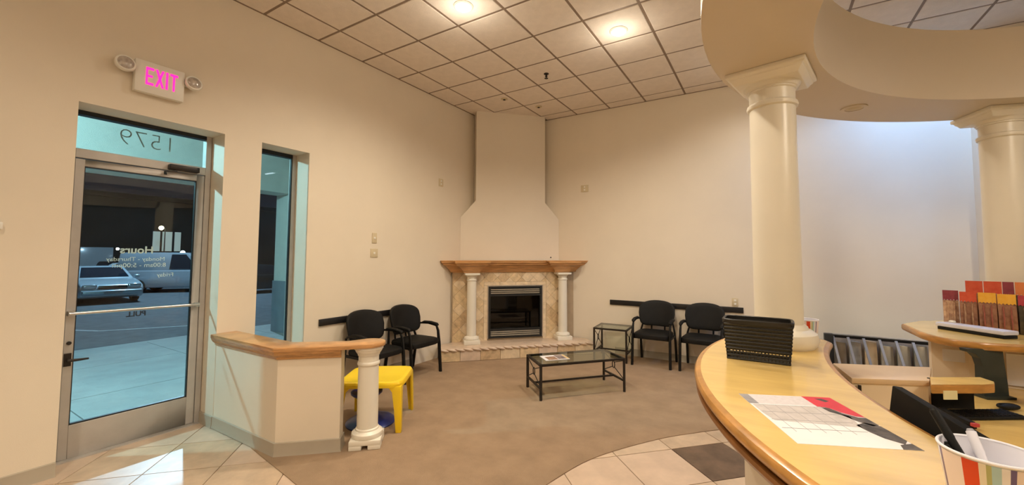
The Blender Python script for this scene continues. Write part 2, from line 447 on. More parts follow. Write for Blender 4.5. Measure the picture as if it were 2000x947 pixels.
NAMES = ['lit ceiling bulb nearer the door wall', 'lit ceiling bulb nearer the round column',
         'lit ceiling bulb hidden behind the ring soffit', 'lit ceiling bulb above the carpet edge', 'lit ceiling bulb over the near end of the counter',
         'lit ceiling bulb by the entrance wall', 'unseen ceiling lamp placed inside the ring soffit, enlarged to soften its shadow', 'lit ceiling bulb at the far right of the room', 'unseen ceiling bulb added behind the viewpoint for frontal light']
for (x, y, wt), nm in zip(ROOM_LAMPS, NAMES): ceiling_light(x, y, wt, nm, SOFT if 0 < x < 1 else WARM)
for (x, y, wt), nm in zip(COOL_LAMPS, ['cool white ceiling lamp in the room on the right']):
    ceiling_light(x, y, wt, nm, COOL, M_bulbc, 'cool lamps behind the ring')
x, y, z, wt = WASH_LAMP
t = thing('wall_washer', 'cool white wall washer lamp hanging behind the ring soffit', 'lamp', (x, y, CEIL))
b = MB(); b.tube([(x, 6.16, CEIL), (x, 6.16, z+.10), (x, 6.10, z+.07), (x, y, z+.06)], .012, 8); b.build('stem', M_white, t)
b = MB(); b.box(x-.22, x+.22, y-.05, y+.05, z+.03, z+.09); b.build('housing', M_white, t, bevel=.006)
b = MB(); b.box(x-.20, x+.20, y-.035, y+.035, z+.022, z+.030); b.build('lens', M_bulbc, t)
l = lamp('washer_glow', (0, 0, z-CEIL), wt, COOL, .12, kind='SPOT', target=(-.1, 1.0, z-CEIL-2.3), spot=165); l.parent = t
# sprinkler and small unlit downlights
t = thing('sprinkler', 'small dark sprinkler head hanging under the ceiling tiles', 'sprinkler', (-2.575, 4.921, CEIL))
bb = MB(); bb.lathe([(0.035, 0), (0.035, -0.006), (0.02, -0.008)], (-2.575, 4.921), 16, Matrix.Translation((0, 0, CEIL))); bb.build('escutcheon', M_bronze, t)
bb = MB(); bb.lathe([(0.010, 0), (0.012, -0.03), (0.02, -0.036), (0.008, -0.045), (0.008, -0.06), (0.026, -0.064), (0.026, -0.068)], (-2.575, 4.921), 12, Matrix.Translation((0, 0, CEIL))); bb.build('head', M_bronze, t)
for (x, y), nm in zip(((-3.583, 5.384), (-3.268, 5.965)), ('small unlit ceiling disc left of the chimney top', 'small unlit ceiling disc right above the chimney top')):
    t = thing('ceiling_disc', nm, 'ceiling disc', (x, y, CEIL), group='unlit discs above the chimney')
    bb = MB(); bb.lathe([(0.055, 0), (0.055, -0.008), (0.03, -0.014)], (x, y), 20, Matrix.Translation((0, 0, CEIL))); bb.build('cover', M_ivory, t)
    bb = MB(); bb.lathe([(0.022, -0.012), (0.02, -0.022)], (x, y), 14, Matrix.Translation((0, 0, CEIL))); bb.build('nozzle', M_bronze, t)

# ------------------------------------------------------------------ ring soffit and columns
RC = (2.225, 2.461); RO, RI, RZ0, RZ1 = 2.499, 1.99, 2.78, 3.308
b = MB(); N = 128
rings = []
for r, z in ((RI, RZ0), (RO, RZ0), (RO, RZ1), (RI, RZ1)):
    rings.append([(RC[0]+r*cos(2*pi*i/N), RC[1]+r*sin(2*pi*i/N), z) for i in range(N)])
b.loft(rings+[rings[0]], cap=False)
ring = thing('ring_soffit', 'large circular beige soffit ring floating above the counter on columns', 'soffit', (RC[0], RC[1], RZ0))
b.build('ring_body', M_ring, ring, bevel=0)
t = ring
def ring_disc(x, y):
    bb = MB(); bb.lathe([(0.085, 0), (0.085, -0.006), (0.06, -0.010), (0.056, -0.004)], (x, y), 24, Matrix.Translation((0, 0, RZ0))); o = bb.build('downlight_trim', M_ring, t)
    bb = MB(); bb.lathe([(0.05, -0.004), (0.03, -0.012)], (x, y), 18, Matrix.Translation((0, 0, RZ0))); bb.build('downlight_lens', M_ivory, o)
ring_disc(0.610, 4.017)

def column(x, y, z0, z1, rot, r0, label, name='round_column', sc=1.0, sq=0.205):
    t = thing(name, label, 'column', (x, y, z0))
    T = Matrix.Translation((x, y, 0)) @ Matrix.Rotation(rot, 4, 'Z')
    r1 = r0*0.97; H = z1-z0
    bb = MB(); prof = [(r0, z0+.05)] + [(r0+(r1-r0)*k/8, z0+.10*sc+(H-.33*sc)*k/8) for k in range(9)] + [(r1, z1-.10*sc)]
    bb.lathe(prof, (0, 0), 48, T); bb.build('shaft', M_col, t)
    bb = MB(); q = r0
    bb.lathe([(q*1.05, z0), (q*1.40, z0), (q*1.52, z0+.02*sc), (q*1.56, z0+.05*sc), (q*1.50, z0+.085*sc), (q*1.30, z0+.105*sc), (q*1.18, z0+.11*sc), (q*1.14, z0+.125*sc), (q*1.0, z0+.14*sc)], (0, 0), 48, T)
    bb.build('base', M_col, t)
    bb = MB()
    bb.lathe([(r1*1.0, z1-.225*sc), (r1*1.09, z1-.218*sc), (r1*1.12, z1-.205*sc), (r1*1.09, z1-.192*sc), (r1, z1-.185*sc)], (0, 0), 48, T)
    bb.lathe([(r1*1.0, z1-.115*sc), (r1*1.06, z1-.110*sc), (r1*1.06, z1-.102*sc), (r1*1.12, z1-.098*sc), (r1*1.14, z1-.088*sc), (r1*1.30, z1-.07*sc), (r1*1.42, z1-.05*sc), (r1*1.45, z1-.04*sc)], (0, 0), 48, T)
    cap = bb.build('capital', M_col, t)
    bb = MB(); a = sq
    def sqr(h, z): return [T @ Vector((sx*h, sy*h, z)) for sx, sy in ((-1, -1), (1, -1), (1, 1), (-1, 1))]
    bb.loft([sqr(a*.80, z1-.075*sc), sqr(a*.86, z1-.055*sc), sqr(a*.92, z1-.042*sc), sqr(a*.92, z1-.034*sc), sqr(a, z1-.026*sc), sqr(a, z1)])
    bb.build('abacus', M_col, cap, bevel=0.004)
    return t
column(0.050, 3.03, 1.07, RZ0, radians(-12), 0.132, 'tall cream column standing on the counter behind the black basket', sq=0.215)
column(1.625, 4.72, 1.07, RZ0, radians(17), 0.130, 'tall cream column at the right edge behind the treat packets', sq=0.200)

# ------------------------------------------------------------------ front counter
COC, COR = (1.881, 2.525), 2.212
CIC, CIR = (3.076, 2.693), 2.812
def ox(y, r=COR, c=COC): return c[0]-sqrt(r*r-(y-c[1])**2)
CT = 1.07
Y0, Y1 = 0.42, 3.40
outer = [(ox(Y0+(3.28-Y0)*k/60), Y0+(3.28-Y0)*k/60) for k in range(61)]
inner = [(ox(3.30+(Y0-3.30)*k/60, CIR, CIC), 3.30+(Y0-3.30)*k/60) for k in range(61)]
endcap = catmull([outer[-1], (-0.12, 3.40), (0.0, 3.45), (0.2, 3.44), (0.30, 3.385), inner[0]], 5)[1:-1]
outline = outer+endcap+inner            # runs clockwise seen from above? outer goes +y, then back -y
counter = thing('reception_counter', 'long curved maple topped reception counter with wooden edge in the right foreground', 'counter', (-0.05, 2.4, 0))
def inset(path, d):
    n = len(path); out = []
    P = [Vector(p) for p in path]
    for i in range(n):
        d0 = (P[i]-P[i-1]).normalized(); d1 = (P[(i+1) % n]-P[i]).normalized()
        n0 = Vector((d0.y, -d0.x)); n1 = Vector((d1.y, -d1.x)); m = (n0+n1)/max(.4, 1+n0.dot(n1))
        out.append((P[i].x+m.x*d, P[i].y+m.y*d))
    return out
b = MB(); tp = inset(outline, 0.012)
b.prism(tp, CT-.035, CT)
b.build('counter_top', M_maple, counter, smooth=False)
b = MB(); b.sweep(outline, [(0.014, CT-.0005), (0.002, CT-.001), (-0.010, CT-.006), (-0.016, CT-.016), (-0.016, CT-.03), (-0.010, CT-.042), (0.004, CT-.055), (0.020, CT-.06), (0.020, CT-.01)], closed=True)
b.build('wooden_edge', M_edge, counter)
def ring_wall(c, r0, r1, ya, yb, z0, z1, n=48):
    A = [(ox(ya+(yb-ya)*k/n, r0, c), ya+(yb-ya)*k/n) for k in range(n+1)]
    Bp = [(ox(ya+(yb-ya)*k/n, r1, c), ya+(yb-ya)*k/n) for k in range(n+1)]
    return A+Bp[::-1]
b = MB(); b.prism(ring_wall(COC, 2.01, 1.90, 0.72, 3.30, 0, 0), 0.0, CT-.036); b.build('front_panel', M_wall, counter)
b = MB(); b.sweep([(ox(0.72+2.58*k/48, 2.01), 0.72+2.58*k/48) for k in range(49)], [(-o, z) for o, z in bprof]); b.build('baseboard', M_base, counter)
b = MB(); b.sweep(outer, [(-v_, z_) for v_, z_ in ((-.06, CT-.062), (.008, CT-.062), (.010, CT-.075), (-.004, CT-.095), (-.030, CT-.115), (-.045, CT-.125), (-.06, CT-.125))]); b.build('lower_moulding', M_edge2, counter)

# ------------------------------------------------------------------ half wall, cap and small column
hw = thing('half_wall', 'low angled cream half wall with oak cap beside the glass door', 'half wall', (-3.6, 1.9, 0))
path = [(XL, 1.853), (-3.425, 1.853), (-3.065, 2.178)]
d = 0.12
A3 = Vector((-0.655, 0.755))
back = [(-3.065-0.12*0.670, 2.178+0.12*0.742), (-3.425-0.05, 1.853+.12), (XL, 1.853+.12)]
b = MB(); b.prism(path+back, 0.006, 0.845); b.build('body', M_wall, hw, smooth=False)
full = path+back[:2]
b = MB(); b.sweep(full, [(o, z+(.006)) for o, z in bprof]); b.build('baseboard', M_base, hw)
# crown moulding under the cap, oak
mo = [(0.0, 0.765), (0.012, 0.770), (0.014, 0.785), (0.030, 0.800), (0.042, 0.820), (0.045, 0.835), (0.0, 0.835)]
b = MB(); b.sweep(path, mo); b.build('crown_moulding', M_oak2, hw)
MC = Vector((-2.98, 2.385))
capo = [(XL, 1.80), (-3.405, 1.80), (-3.045, 2.120)]
u2 = Vector((0.742, 0.670)); n2 = Vector((0.670, -0.742))
pad_pts = []
for k in range(0, 17):
    a = radians(-105 + 210*k/16)
    pp = MC + u2*(0.135*cos(a)) + n2*(-0.135*sin(a))*1.0
    pad_pts.append((pp.x, pp.y))
front_neck = Vector((-3.045, 2.120))+u2*0.03
mid_f = catmull([(capo[-1][0], capo[-1][1]), tuple(front_neck+u2*.03-n2*.012), pad_pts[0]], 5)[1:-1] if False else []
bk = [(-3.145, 2.305), (-3.50, 2.025), (XL, 2.025)]
cap_pts = capo + pad_pts[::-1] + bk
# orient: make sure pad runs from the front side to the back side
if (Vector(pad_pts[-1])-Vector(capo[-1])).length > (Vector(pad_pts[0])-Vector(capo[-1])).length: cap_pts = capo+pad_pts+bk
b = MB(); b.prism(cap_pts, 0.835, 0.872); b.build('oak_cap', M_oak, hw, bevel=0.008)
# small column
sc_t = thing('small_column', 'short cream classical column under the oak cap end on the carpet', 'column', (MC.x, MC.y, 0.006))
T = Matrix.Translation((MC.x, MC.y, 0)) @ Matrix.Rotation(radians(42), 4, 'Z')
b = MB(); r = 0.086
b.lathe([(r*1.0, .13), (r, .15), (r*1.0, .4), (r*.97, .68), (r*.97, .79)], (0, 0), 36, T); b.build('shaft', M_col, sc_t)
b = MB(); b.lathe([(r*1.2, .075), (r*1.42, .078), (r*1.5, .095), (r*1.45, .118), (r*1.25, .130), (r*1.12, .136), (r*1.1, .148), (r, .155)], (0, 0), 36, T); b.build('base', M_col, sc_t)
b = MB()
b.box(-.125, .125, -.125, .125, .040, .080, T)
for sx in (-1, 1):
    for sy in (-1, 1): b.box(sx*.075-.05, sx*.075+.05, sy*.075-.05, sy*.075+.05, .006, .041, T)
b.build('plinth', M_col, sc_t, bevel=0.004)
b = MB(); r1 = r*.97
b.lathe([(r1, .672), (r1*1.08, .678), (r1*1.12, .690), (r1*1.08, .702), (r1, .708)], (0, 0), 36, T)
b.lathe([(r1, .755), (r1*1.08, .760), (r1*1.10, .772), (r1*1.22, .785), (r1*1.32, .800), (r1*1.32, .806), (r1*1.42, .812), (r1*1.42, .835)], (0, 0), 36, T)
b.build('capital', M_col, sc_t)

# ------------------------------------------------------------------ glass entrance door (in the left wall)
XD = -4.765
door = thing('door_1', 'aluminium framed glass entrance door with transom', None, (XD, 1.36, 0), kind='structure')
FY0, FY1 = DY0+.004, DY1-.004
b = MB()   # frame jambs and head
b.box(XD-.06, XD+.02, FY0, FY0+.045, 0, DZ); b.box(XD-.06, XD+.02, FY1-.045, FY1, 0, DZ)
b.box(XD-.06, XD+.02, FY0+.045, FY1-.045, 2.40, 2.475)
b.build('door_frame', M_alu, door, bevel=0.003, seg=1)
b = MB(); b.box(XD-.06, XD+.015, FY0+.045, FY1-.045, 2.755, DZ); b.build('frame_head', M_alu_d, door, smooth=False)
LY0, LY1 = FY0+.048, FY1-.048
b = MB()
b.box(XD-.035, XD+.012, LY0, LY0+.055, 0.012, 2.392); b.box(XD-.035, XD+.012, LY1-.062, LY1, 0.012, 2.392)
b.box(XD-.035, XD+.012, LY0+.055, LY1-.062, 0.012, 0.268); b.box(XD-.035, XD+.012, LY0+.055, LY1-.062, 2.335, 2.392)
b.build('door_leaf', M_alu, door, bevel=0.003, seg=1)
b = MB(); g0, g1 = LY0+.055, LY1-.062
for y0, y1, z0, z1 in ((g0, g1, .268, .280), (g0, g1, 2.327, 2.335), (g0, g0+.006, .28, 2.327), (g1-.008, g1, .28, 2.327)):
    b.box(XD-.02, XD+.008, y0, y1, z0, z1)
b.build('glazing_bead', M_alu_d, door, smooth=False)
b = MB(); b.box(XD-.014, XD-.008, g0, g1, .27, 2.335); b.build('glass_pane', M_glass, door, smooth=False)
b = MB(); b.box(XD-.014, XD-.008, FY0+.045, FY1-.045, 2.475, 2.755); b.build('transom_glass', M_glass, door, smooth=False)
b = MB(); b.box(XD-.06, XD+.06, FY0, FY1, 0, .010); b.build('threshold', M_alu, door, smooth=False)
b = MB(); b.tube([(XD+.055, LY0+.01, 1.149), (XD+.055, LY1-.01, 1.137)], 0.014, 12)
for y, z in ((LY0+.025, 1.149), (LY1-.025, 1.137)): b.box(XD+.010, XD+.06, y-.018, y+.018, z-.018, z+.018)
b.build('push_bar', M_steel, door, bevel=0)
b = MB(); b.box(XD+.012, XD+.022, LY0+.005, LY0+.045, .735, .835); b.tube([(XD+.02, LY0+.025, .785), (XD+.06, LY0+.025, .785), (XD+.062, LY0+.06, .783), (XD+.055, LY0+.135, .780)], [.012, .012, .011, .007], 10)
b.build('lever_handle', M_bronze, door)
b = MB(); b.lathe([(.014, 0), (.014, .012), (.008, .014)], (0, 0), 14, Matrix.Translation((XD+.012, LY0+.028, .915)) @ Matrix.Rotation(pi/2, 4, 'Y')); b.build('lock_cylinder', M_bronze, door)
b = MB(); b.box(XD+.012, XD+.075, 1.505, 1.735, 2.405, 2.455); o = b.build('door_closer', M_bronze, door, bevel=0.006)
b = MB(); b.bar((XD+.06, 1.56, 2.40), (XD+.06, 1.475, 2.375), .022, .012); b.bar((XD+.06, 1.475, 2.375), (XD+.02, 1.49, 2.36), .02, .012); b.build('closer_arm', M_bronze, o)
# lettering on the glass, reads from outside
M_let = mat('grey_lettering', (0.26, 0.31, 0.31), 0.6)
M_letw = mat('white_lettering', (0.75, 0.75, 0.74), 0.6)
M_letb = mat('dark_blue_lettering', (0.01, 0.02, 0.05), 0.6)
def outside_text(body, y, z, size, m, depth=0.0006, bold=0.0, name='lettering'):
    M = Matrix(((0, 0, -1, XD-.0165), (-1, 0, 0, y), (0, 1, 0, z), (0, 0, 0, 1)))
    return text_mesh(name, body, size, m, door, M, depth, bold)
outside_text('1579', 1.575, 2.575, 0.205, M_let, bold=-0.0045, name='house_number')
outside_text('Hours', 1.445, 1.628, 0.088, M_letw, bold=0.002)
outside_text('Monday - Thursday', 1.530, 1.560, 0.050, M_letw)
outside_text('8:00am - 5:00pm', 1.540, 1.505, 0.054, M_letw)
outside_text('Friday', 1.60, 1.415, 0.050, M_letw)
outside_text('PULL', 1.415, 1.075, 0.060, M_letb, bold=0.002)

# narrow side window
win = thing('window_1', 'tall narrow side window with blue lit frame', None, (XD, 2.44, WZ0), kind='structure')
b = MB(); b.box(XD-.05, XD+.015, WY0+.002, WY0+.045, WZ0, WZ1-.002); b.box(XD-.05, XD+.015, WY1-.045, WY1-.002, WZ0, WZ1-.002)
b.box(XD-.05, XD+.015, WY0+.045, WY1-.045, WZ0, WZ0+.045); b.build('window_frame', M_alu, win, smooth=False)
b = MB(); b.box(XD-.05, XD+.016, WY0+.045, WY1-.045, WZ1-.045, WZ1-.002); b.build('frame_head', M_alu_d, win, smooth=False)
b = MB(); b.box(XD-.02, XD+.010, WY1-.056, WY1-.046, WZ0+.045, WZ1-.045); b.build('glazing_bead', M_alu_d, win, smooth=False)
b = MB(); b.box(XD-.014, XD-.008, WY0+.045, WY1-.045, WZ0+.045, WZ1-.045); b.build('glass_pane', M_glass, win, smooth=False)

# exit sign with two lamp heads
ex = thing('exit_sign', 'cream exit sign with pink letters and two lamp heads above the door', 'exit sign', (XL, 1.32, 2.98))
b = MB(); b.box(XL, XL+.06, 1.160, 1.493, 2.975, 3.245); b.build('housing', M_white, ex, bevel=0.008)
def letter(polys, y0, wid, z0, hgt):
    bb = MB()
    for p in polys:
        pts = [(XL+.0605, y0+wid*u, z0+hgt*v) for u, v in p]; q = [(XL+.063, a[1], a[2]) for a in pts]
        bb.loft([pts, q])
    return bb.build('letter', M_pink, ex, smooth=False)
s_ = .20; z0_, h_ = 3.045, .15
letter([[(0, 0), (.24, 0), (.24, 1), (0, 1)], [(.24, 0), (1, 0), (1, .14), (.24, .14)], [(.24, .44), (.85, .44), (.85, .57), (.24, .57)], [(.24, .86), (1, .86), (1, 1), (.24, 1)]], 1.228, .052, z0_, h_)
letter([[(0, 0), (.27, 0), (1, 1), (.73, 1)], [(.73, 0), (1, 0), (.27, 1), (0, 1)]], 1.290, .060, z0_, h_)
letter([[(0, 0), (1, 0), (1, 1), (0, 1)]], 1.361, .015, z0_, h_)
letter([[(.37, 0), (.63, 0), (.63, .86), (.37, .86)], [(0, .86), (1, .86), (1, 1), (0, 1)]], 1.389, .055, z0_, h_)
for y, s in ((1.096, 1), (1.556, -1)):
    zc = 3.165
    Tm = Matrix.Translation((XL+.055, y, zc)) @ Matrix.Rotation(radians(80), 4, 'Y')
    b = MB(); b.lathe([(.018, -.035), (.045, -.03), (.064, -.005), (.066, .02), (.062, .03), (.055, .03)], (0, 0), 24, Tm); o = b.build('lamp_head', M_white, ex)
    b = MB(); b.lathe([(.056, .024), (.05, .034), (.03, .044), (.008, .048)], (0, 0), 20, Tm); b.build('lens', M_lens, o)
    b = MB(); b.bar((XL+.03, y, zc-.02), (XL+.03, y+s*.08, zc-.02), .03, .03); b.build('bracket', M_white, o)

# plates on the walls
def plate(name, label, cat, y, z, wy, hz, wall='L', extra=None):
    t = thing(name, label, cat, (XL, y, z) if wall == 'L' else (y, YB, z))
    b = MB()
    if wall == 'L': b.box(XL, XL+.009, y-wy/2, y+wy/2, z-hz/2, z+hz/2)
    else: b.box(y-wy/2, y+wy/2, YB-.009, YB, z-hz/2, z+hz/2)
    b.build('plate', M_ivory, t, bevel=.003)
    for dz in (extra or (0,)):
        b = MB()
        if wall == 'L': b.box(XL+.009, XL+.014, y-.014, y+.014, z+dz-.014, z+dz+.014)
        else: b.box(y-.014, y+.014, YB-.014, YB-.009, z+dz-.014, z+dz+.014)
        b.build('insert', M_white, t, bevel=.002)
    return t
plate('thermostat', 'small ivory thermostat on the left wall above a square plate', 'thermostat', 3.634, 1.845, .075, .135)
plate('switch_plate', 'square ivory switch plate below the thermostat on the left wall', 'switch', 3.634, 1.645, .115, .115)
plate('outlet_plate', 'ivory outlet high on the left wall beside the chimney', 'outlet', 4.91, 2.79, .10, .12, extra=(-.025, .025))
plate('double_outlet_plate', 'wide ivory plate high on the back wall right of chimney', 'outlet', -2.727, 2.80, .14, .12, 'B', (-.025, .025))
plate('wall_outlet', 'ivory outlet just above the black rail on the back wall', 'outlet', -0.415, 0.955, .08, .115, 'B', (-.025, .025))
t = thing('door_chime', 'small ivory box at the far left on the door wall', 'chime', (XL, .50, 1.80))
b = MB(); b.box(XL, XL+.03, .40, .545, 1.785, 1.835); b.build('case', M_white, t, bevel=.006)
b = MB(); b.box(XL+.03, XL+.033, .42, .53, 1.795, 1.825); b.build('cover', M_ivory, t)
# black bumper rails on the walls
b = MB(); b.box(XL, XL+.022, 2.876, 4.36, .790, .868); tag(centre(b.build('wall_rail', M_rail, bevel=.004)), 'black bumper rail on the left wall behind two chairs', 'rail', 'black wall rails')
b = MB(); b.box(-2.28, -.312, YB-.022, YB, .805, .885); tag(centre(b.build('wall_rail', M_rail, bevel=.004)), 'black bumper rail on the back wall behind two chairs', 'rail', 'black wall rails')

# ------------------------------------------------------------------ corner fireplace
def FP(s, v, z=0.0): return Vector(((s*S2-v)/2, (s*S2+v)/2, z))   # s along the front, v = y-x
SC0 = 1.541
# local frame: X along s, Y away from the camera (into the corner)
FM = Matrix.Translation(FP(0, 0)) @ Matrix(((1/S2, -1/S2, 0, 0), (1/S2, 1/S2, 0, 0), (0, 0, 1, 0), (0, 0, 0, 1)))
def W(v): return v/S2
ch = thing('chimney', 'cream painted chimney breast with sloped shoulders rising to the ceiling', 'chimney', FP(SC0, 10.2, 1.52))
def half(v): return (11.16-v)/S2
b = MB(); w0 = W(9.9); cw = .626; lw = .886
wc = W(11.155)
def clampback(s): # distance where the walls are met
    return wc-abs(s-SC0)-.004
prof = [(SC0-lw, 1.50), (SC0+lw, 1.50), (SC0+lw, 2.27), (SC0+cw, 2.57), (SC0+cw, CEIL), (SC0-cw, CEIL), (SC0-cw, 2.57), (SC0-lw, 2.27)]
fr = [FM @ Vector((s, w0, z)) for s, z in prof]; bk_ = [FM @ Vector((s, max(w0+.004, clampback(s)), z)) for s, z in prof]
b.loft([fr, bk_]); b.build('breast', M_wall, ch, smooth=False)
b = MB(); b.lathe([(.012, 0), (.012, .006), (.006, .008)], (0, 0), 12, FM @ Matrix.Translation((2.275, w0, 1.585)) @ Matrix.Rotation(pi/2, 4, 'X')); b.build('vent_plug', M_fbx, ch, label='small black plug')

fp = thing('fireplace', 'corner gas fireplace with wooden mantel, stone tile surround and small columns', 'fireplace', FP(SC0+.03, 9.6, 0.0))
SF = 1.568; wS = W(9.6)
# surround body
b = MB(); hs = 1.06
fb0, fb1, fbz0, fbz1 = 1.128-.02, 2.028+.02, .235, 1.10
for s0, s1, z0, z1 in ((SF-hs, fb0, .2, 1.345), (fb1, SF+hs, .2, 1.345), (fb0, fb1, fbz1, 1.345), (fb0, fb1, .2, fbz0)):
    b.box(s0, s1, wS+.012, wS+.10, z0, z1, FM)
b.box(SF-hs+.04, SF+hs-.04, wS+.10, W(9.9)+.01, .2, 1.50, FM)
sur = b.build('surround', M_tgrout, fp, smooth=False)
# tiles on surround
def surr_tile(poly, m):
    bb = MB(); bb.loft([[FM @ Vector((s, wS+.014, z)) for s, z in poly], [FM @ Vector((s, wS+.002, z)) for s, z in poly], ])
    o = bb.build('stone_tile', m, sur, smooth=False); return o
def clip_rect(p, s0, s1, z0, z1):
    for ax, val, kg in ((0, s0, True), (0, s1, False), (1, z0, True), (1, z1, False)):
        if p: p = clip_poly(p, ax, val, kg)
    return p if len(p) >= 3 else []
def area(p): return abs(sum(p[i][0]*p[(i+1) % len(p)][1]-p[(i+1) % len(p)][0]*p[i][1] for i in range(len(p))))/2
regions = [(SF-hs+.015, fb0-.075, .2, 1.345), (fb1+.075, SF+hs-.015, .2, 1.345), (fb0-.075, fb1+.075, fbz1+.075, 1.345)]
DS = .105
for rg in regions:
    for i in range(-2, 18):
        for j in range(0, 14):
            if (i+j) % 2: continue
            cs, cz = SF-hs+.02+i*DS, .2+j*DS
            p = clip_rect([(cs-DS+.002, cz), (cs, cz-DS+.002), (cs+DS-.002, cz), (cs, cz+DS-.002)], *rg)
            if p and area(p) > 4e-4: surr_tile(p, random.choice(M_trav))
for s0, s1, z0, z1 in ((fb0-.072, fb0-.012, .2, fbz1+.012), (fb1+.012, fb1+.072, .2, fbz1+.012), (fb0-.072, fb1+.072, fbz1+.015, fbz1+.072)):
    n = max(1, round(max(s1-s0, z1-z0)/.30))
    for k in range(n):
        if s1-s0 > z1-z0: surr_tile([(s0+(s1-s0)*k/n+.002, z0), (s0+(s1-s0)*(k+1)/n-.002, z0), (s0+(s1-s0)*(k+1)/n-.002, z1), (s0+(s1-s0)*k/n+.002, z1)], M_trav[2])
        else: surr_tile([(s0, z0+(z1-z0)*k/n+.002), (s1, z0+(z1-z0)*k/n+.002), (s1, z0+(z1-z0)*(k+1)/n-.002), (s0, z0+(z1-z0)*(k+1)/n-.002)], M_trav[2])
# firebox insert
b = MB(); f0, f1 = fb0+.004, fb1-.004; zz0, zz1 = fbz0+.002, fbz1-.002; wf = wS-.012
for s0, s1, z0, z1 in ((f0, f0+.035, zz0, zz1), (f1-.035, f1, zz0, zz1), (f0+.035, f1-.035, zz1-.03, zz1), (f0+.035, f1-.035, zz0, zz0+.03), (f0+.035, f1-.035, zz1-.165, zz1-.135), (f0+.035, f1-.035, zz0+.125, zz0+.155)):
    b.box(s0, s1, wf, wS+.09, z0, z1, FM)
fbx = b.build('firebox', M_fbx, fp, smooth=False)
b = MB()
for s0, s1, z0, z1 in ((f0-.016, f0, zz0, zz1+.016), (f1, f1+.016, zz0, zz1+.016), (f0, f1, zz1, zz1+.016)): b.box(s0, s1, wf+.004, wS+.01, z0, z1, FM)
b.build('steel_trim', M_steel, fp, smooth=False)
for zs in ([zz1-.055-.031*k for k in range(3)], [zz0+.105-.031*k for k in range(3)]):
    for z in zs:
        b = MB(); b.box(f0+.04, f1-.04, wf+.004, wf+.030, z-.009, z+.010, FM @ Matrix.Translation((0, 0, 0))); b.build('louver', M_louver, fbx, bevel=.003, seg=1)
b = MB(); b.box(f0+.035, f1-.035, wS+.04, wS+.044, zz0+.155, zz1-.165, FM); b.build('fire_glass', glass('fire_glass', (.35, .35, .33)), fbx, smooth=False)
b = MB(); b.box(f0+.035, f1-.035, wS+.088, W(9.9), zz0, zz1, FM); b.bm.faces.ensure_lookup_table()
b.build('firebox_back', M_fbx, fbx, smooth=False)
for k, (s, z, an, L) in enumerate(((1.45, .43, 8, .5), (1.72, .45, -10, .45), (1.58, .52, 4, .42))):
    b = MB(); c0 = FM @ Vector((s-L/2, wS+.066, z)); c1 = FM @ Vector((s+L/2, wS+.064, z+L*sin(radians(an))))
    b.tube([c0, c0.lerp(c1, .3)+Vector((0, 0, .006)), c0.lerp(c1, .7), c1], [.014, .019, .018, .013], 9); b.build('log', M_log, fbx)
# mantel: crown profile with two breakfronts over the columns
c1s, c2s = .815, 2.375
def crown(sa, sb, ex, z0=1.335, z1=1.525):
    # path along s (left to right) seen from the front; profile offsets go towards the camera
    bb = MB()
    p = [FM @ Vector((sa, W(9.85), 0)), FM @ Vector((sa, wS-ex, 0)), FM @ Vector((sb, wS-ex, 0)), FM @ Vector((sb, W(9.85), 0))]
    pr_ = [(-.02, z0), (.0, z0), (.012, z0+.012), (.014, z0+.03), (.035, z0+.055), (.075, z0+.10), (.115, z0+.125), (.130, z0+.13), (.130, z0+.145), (.150, z0+.155), (.160, z0+.165), (.160, z0+.19), (-.02, z0+.19)]
    bb.sweep([(q.x, q.y) for q in p], pr_); return bb
mt = crown(SF-1.085, SF+1.085, .015).build('mantel_crown', M_mantel, fp)
for s in (c1s, c2s): crown(s-.125, s+.125, .125, 1.330).build('mantel_block', M_mantel, fp)
b = MB()
pts = [(SF-1.26, W(9.86)), (SF-1.26, wS-.185), (c1s-.32, wS-.185), (c1s-.32, wS-.272), (c1s+.32, wS-.272), (c1s+.32, wS-.185), (c2s-.32, wS-.185), (c2s-.32, wS-.272), (c2s+.32, wS-.272), (c2s+.32, wS-.185), (SF+1.26, wS-.185), (SF+1.26, W(9.86))]
b.prism(pts, 1.519, 1.534, FM); b.build('mantel_shelf', M_mantel, fp, bevel=.003, seg=1)
# columns of the surround
for s in (c1s, c2s):
    wcn = wS-.135; T = FM @ Matrix.Translation((s, wcn, 0)); r = .077; zt = 1.33
    b = MB(); b.lathe([(r, .31), (r, .4), (r*.96, zt-.09), (r*.96, zt-.03)], (0, 0), 32, T); pc = b.build('pillar', M_col, fp)
    b = MB(); b.lathe([(r*1.1, .262), (r*1.5, .264), (r*1.6, .285), (r*1.5, .308), (r*1.2, .318), (r, .328)], (0, 0), 32, T); b.build('pillar_base', M_col, pc)
    b = MB(); b.box(-.128, .128, -.128, .128, .2, .264, T); b.build('pillar_plinth', M_col, pc, bevel=.004)
    b = MB(); b.lathe([(r*.96, zt-.125), (r*1.08, zt-.12), (r*1.1, zt-.11), (r*1.06, zt-.10), (r*.96, zt-.097)], (0, 0), 32, T)
    b.lathe([(r*.96, zt-.06), (r*1.1, zt-.052), (r*1.3, zt-.035), (r*1.38, zt-.028)], (0, 0), 32, T); b.box(-.118, .118, -.118, .118, zt-.028, zt, T); b.build('pillar_capital', M_col, pc)
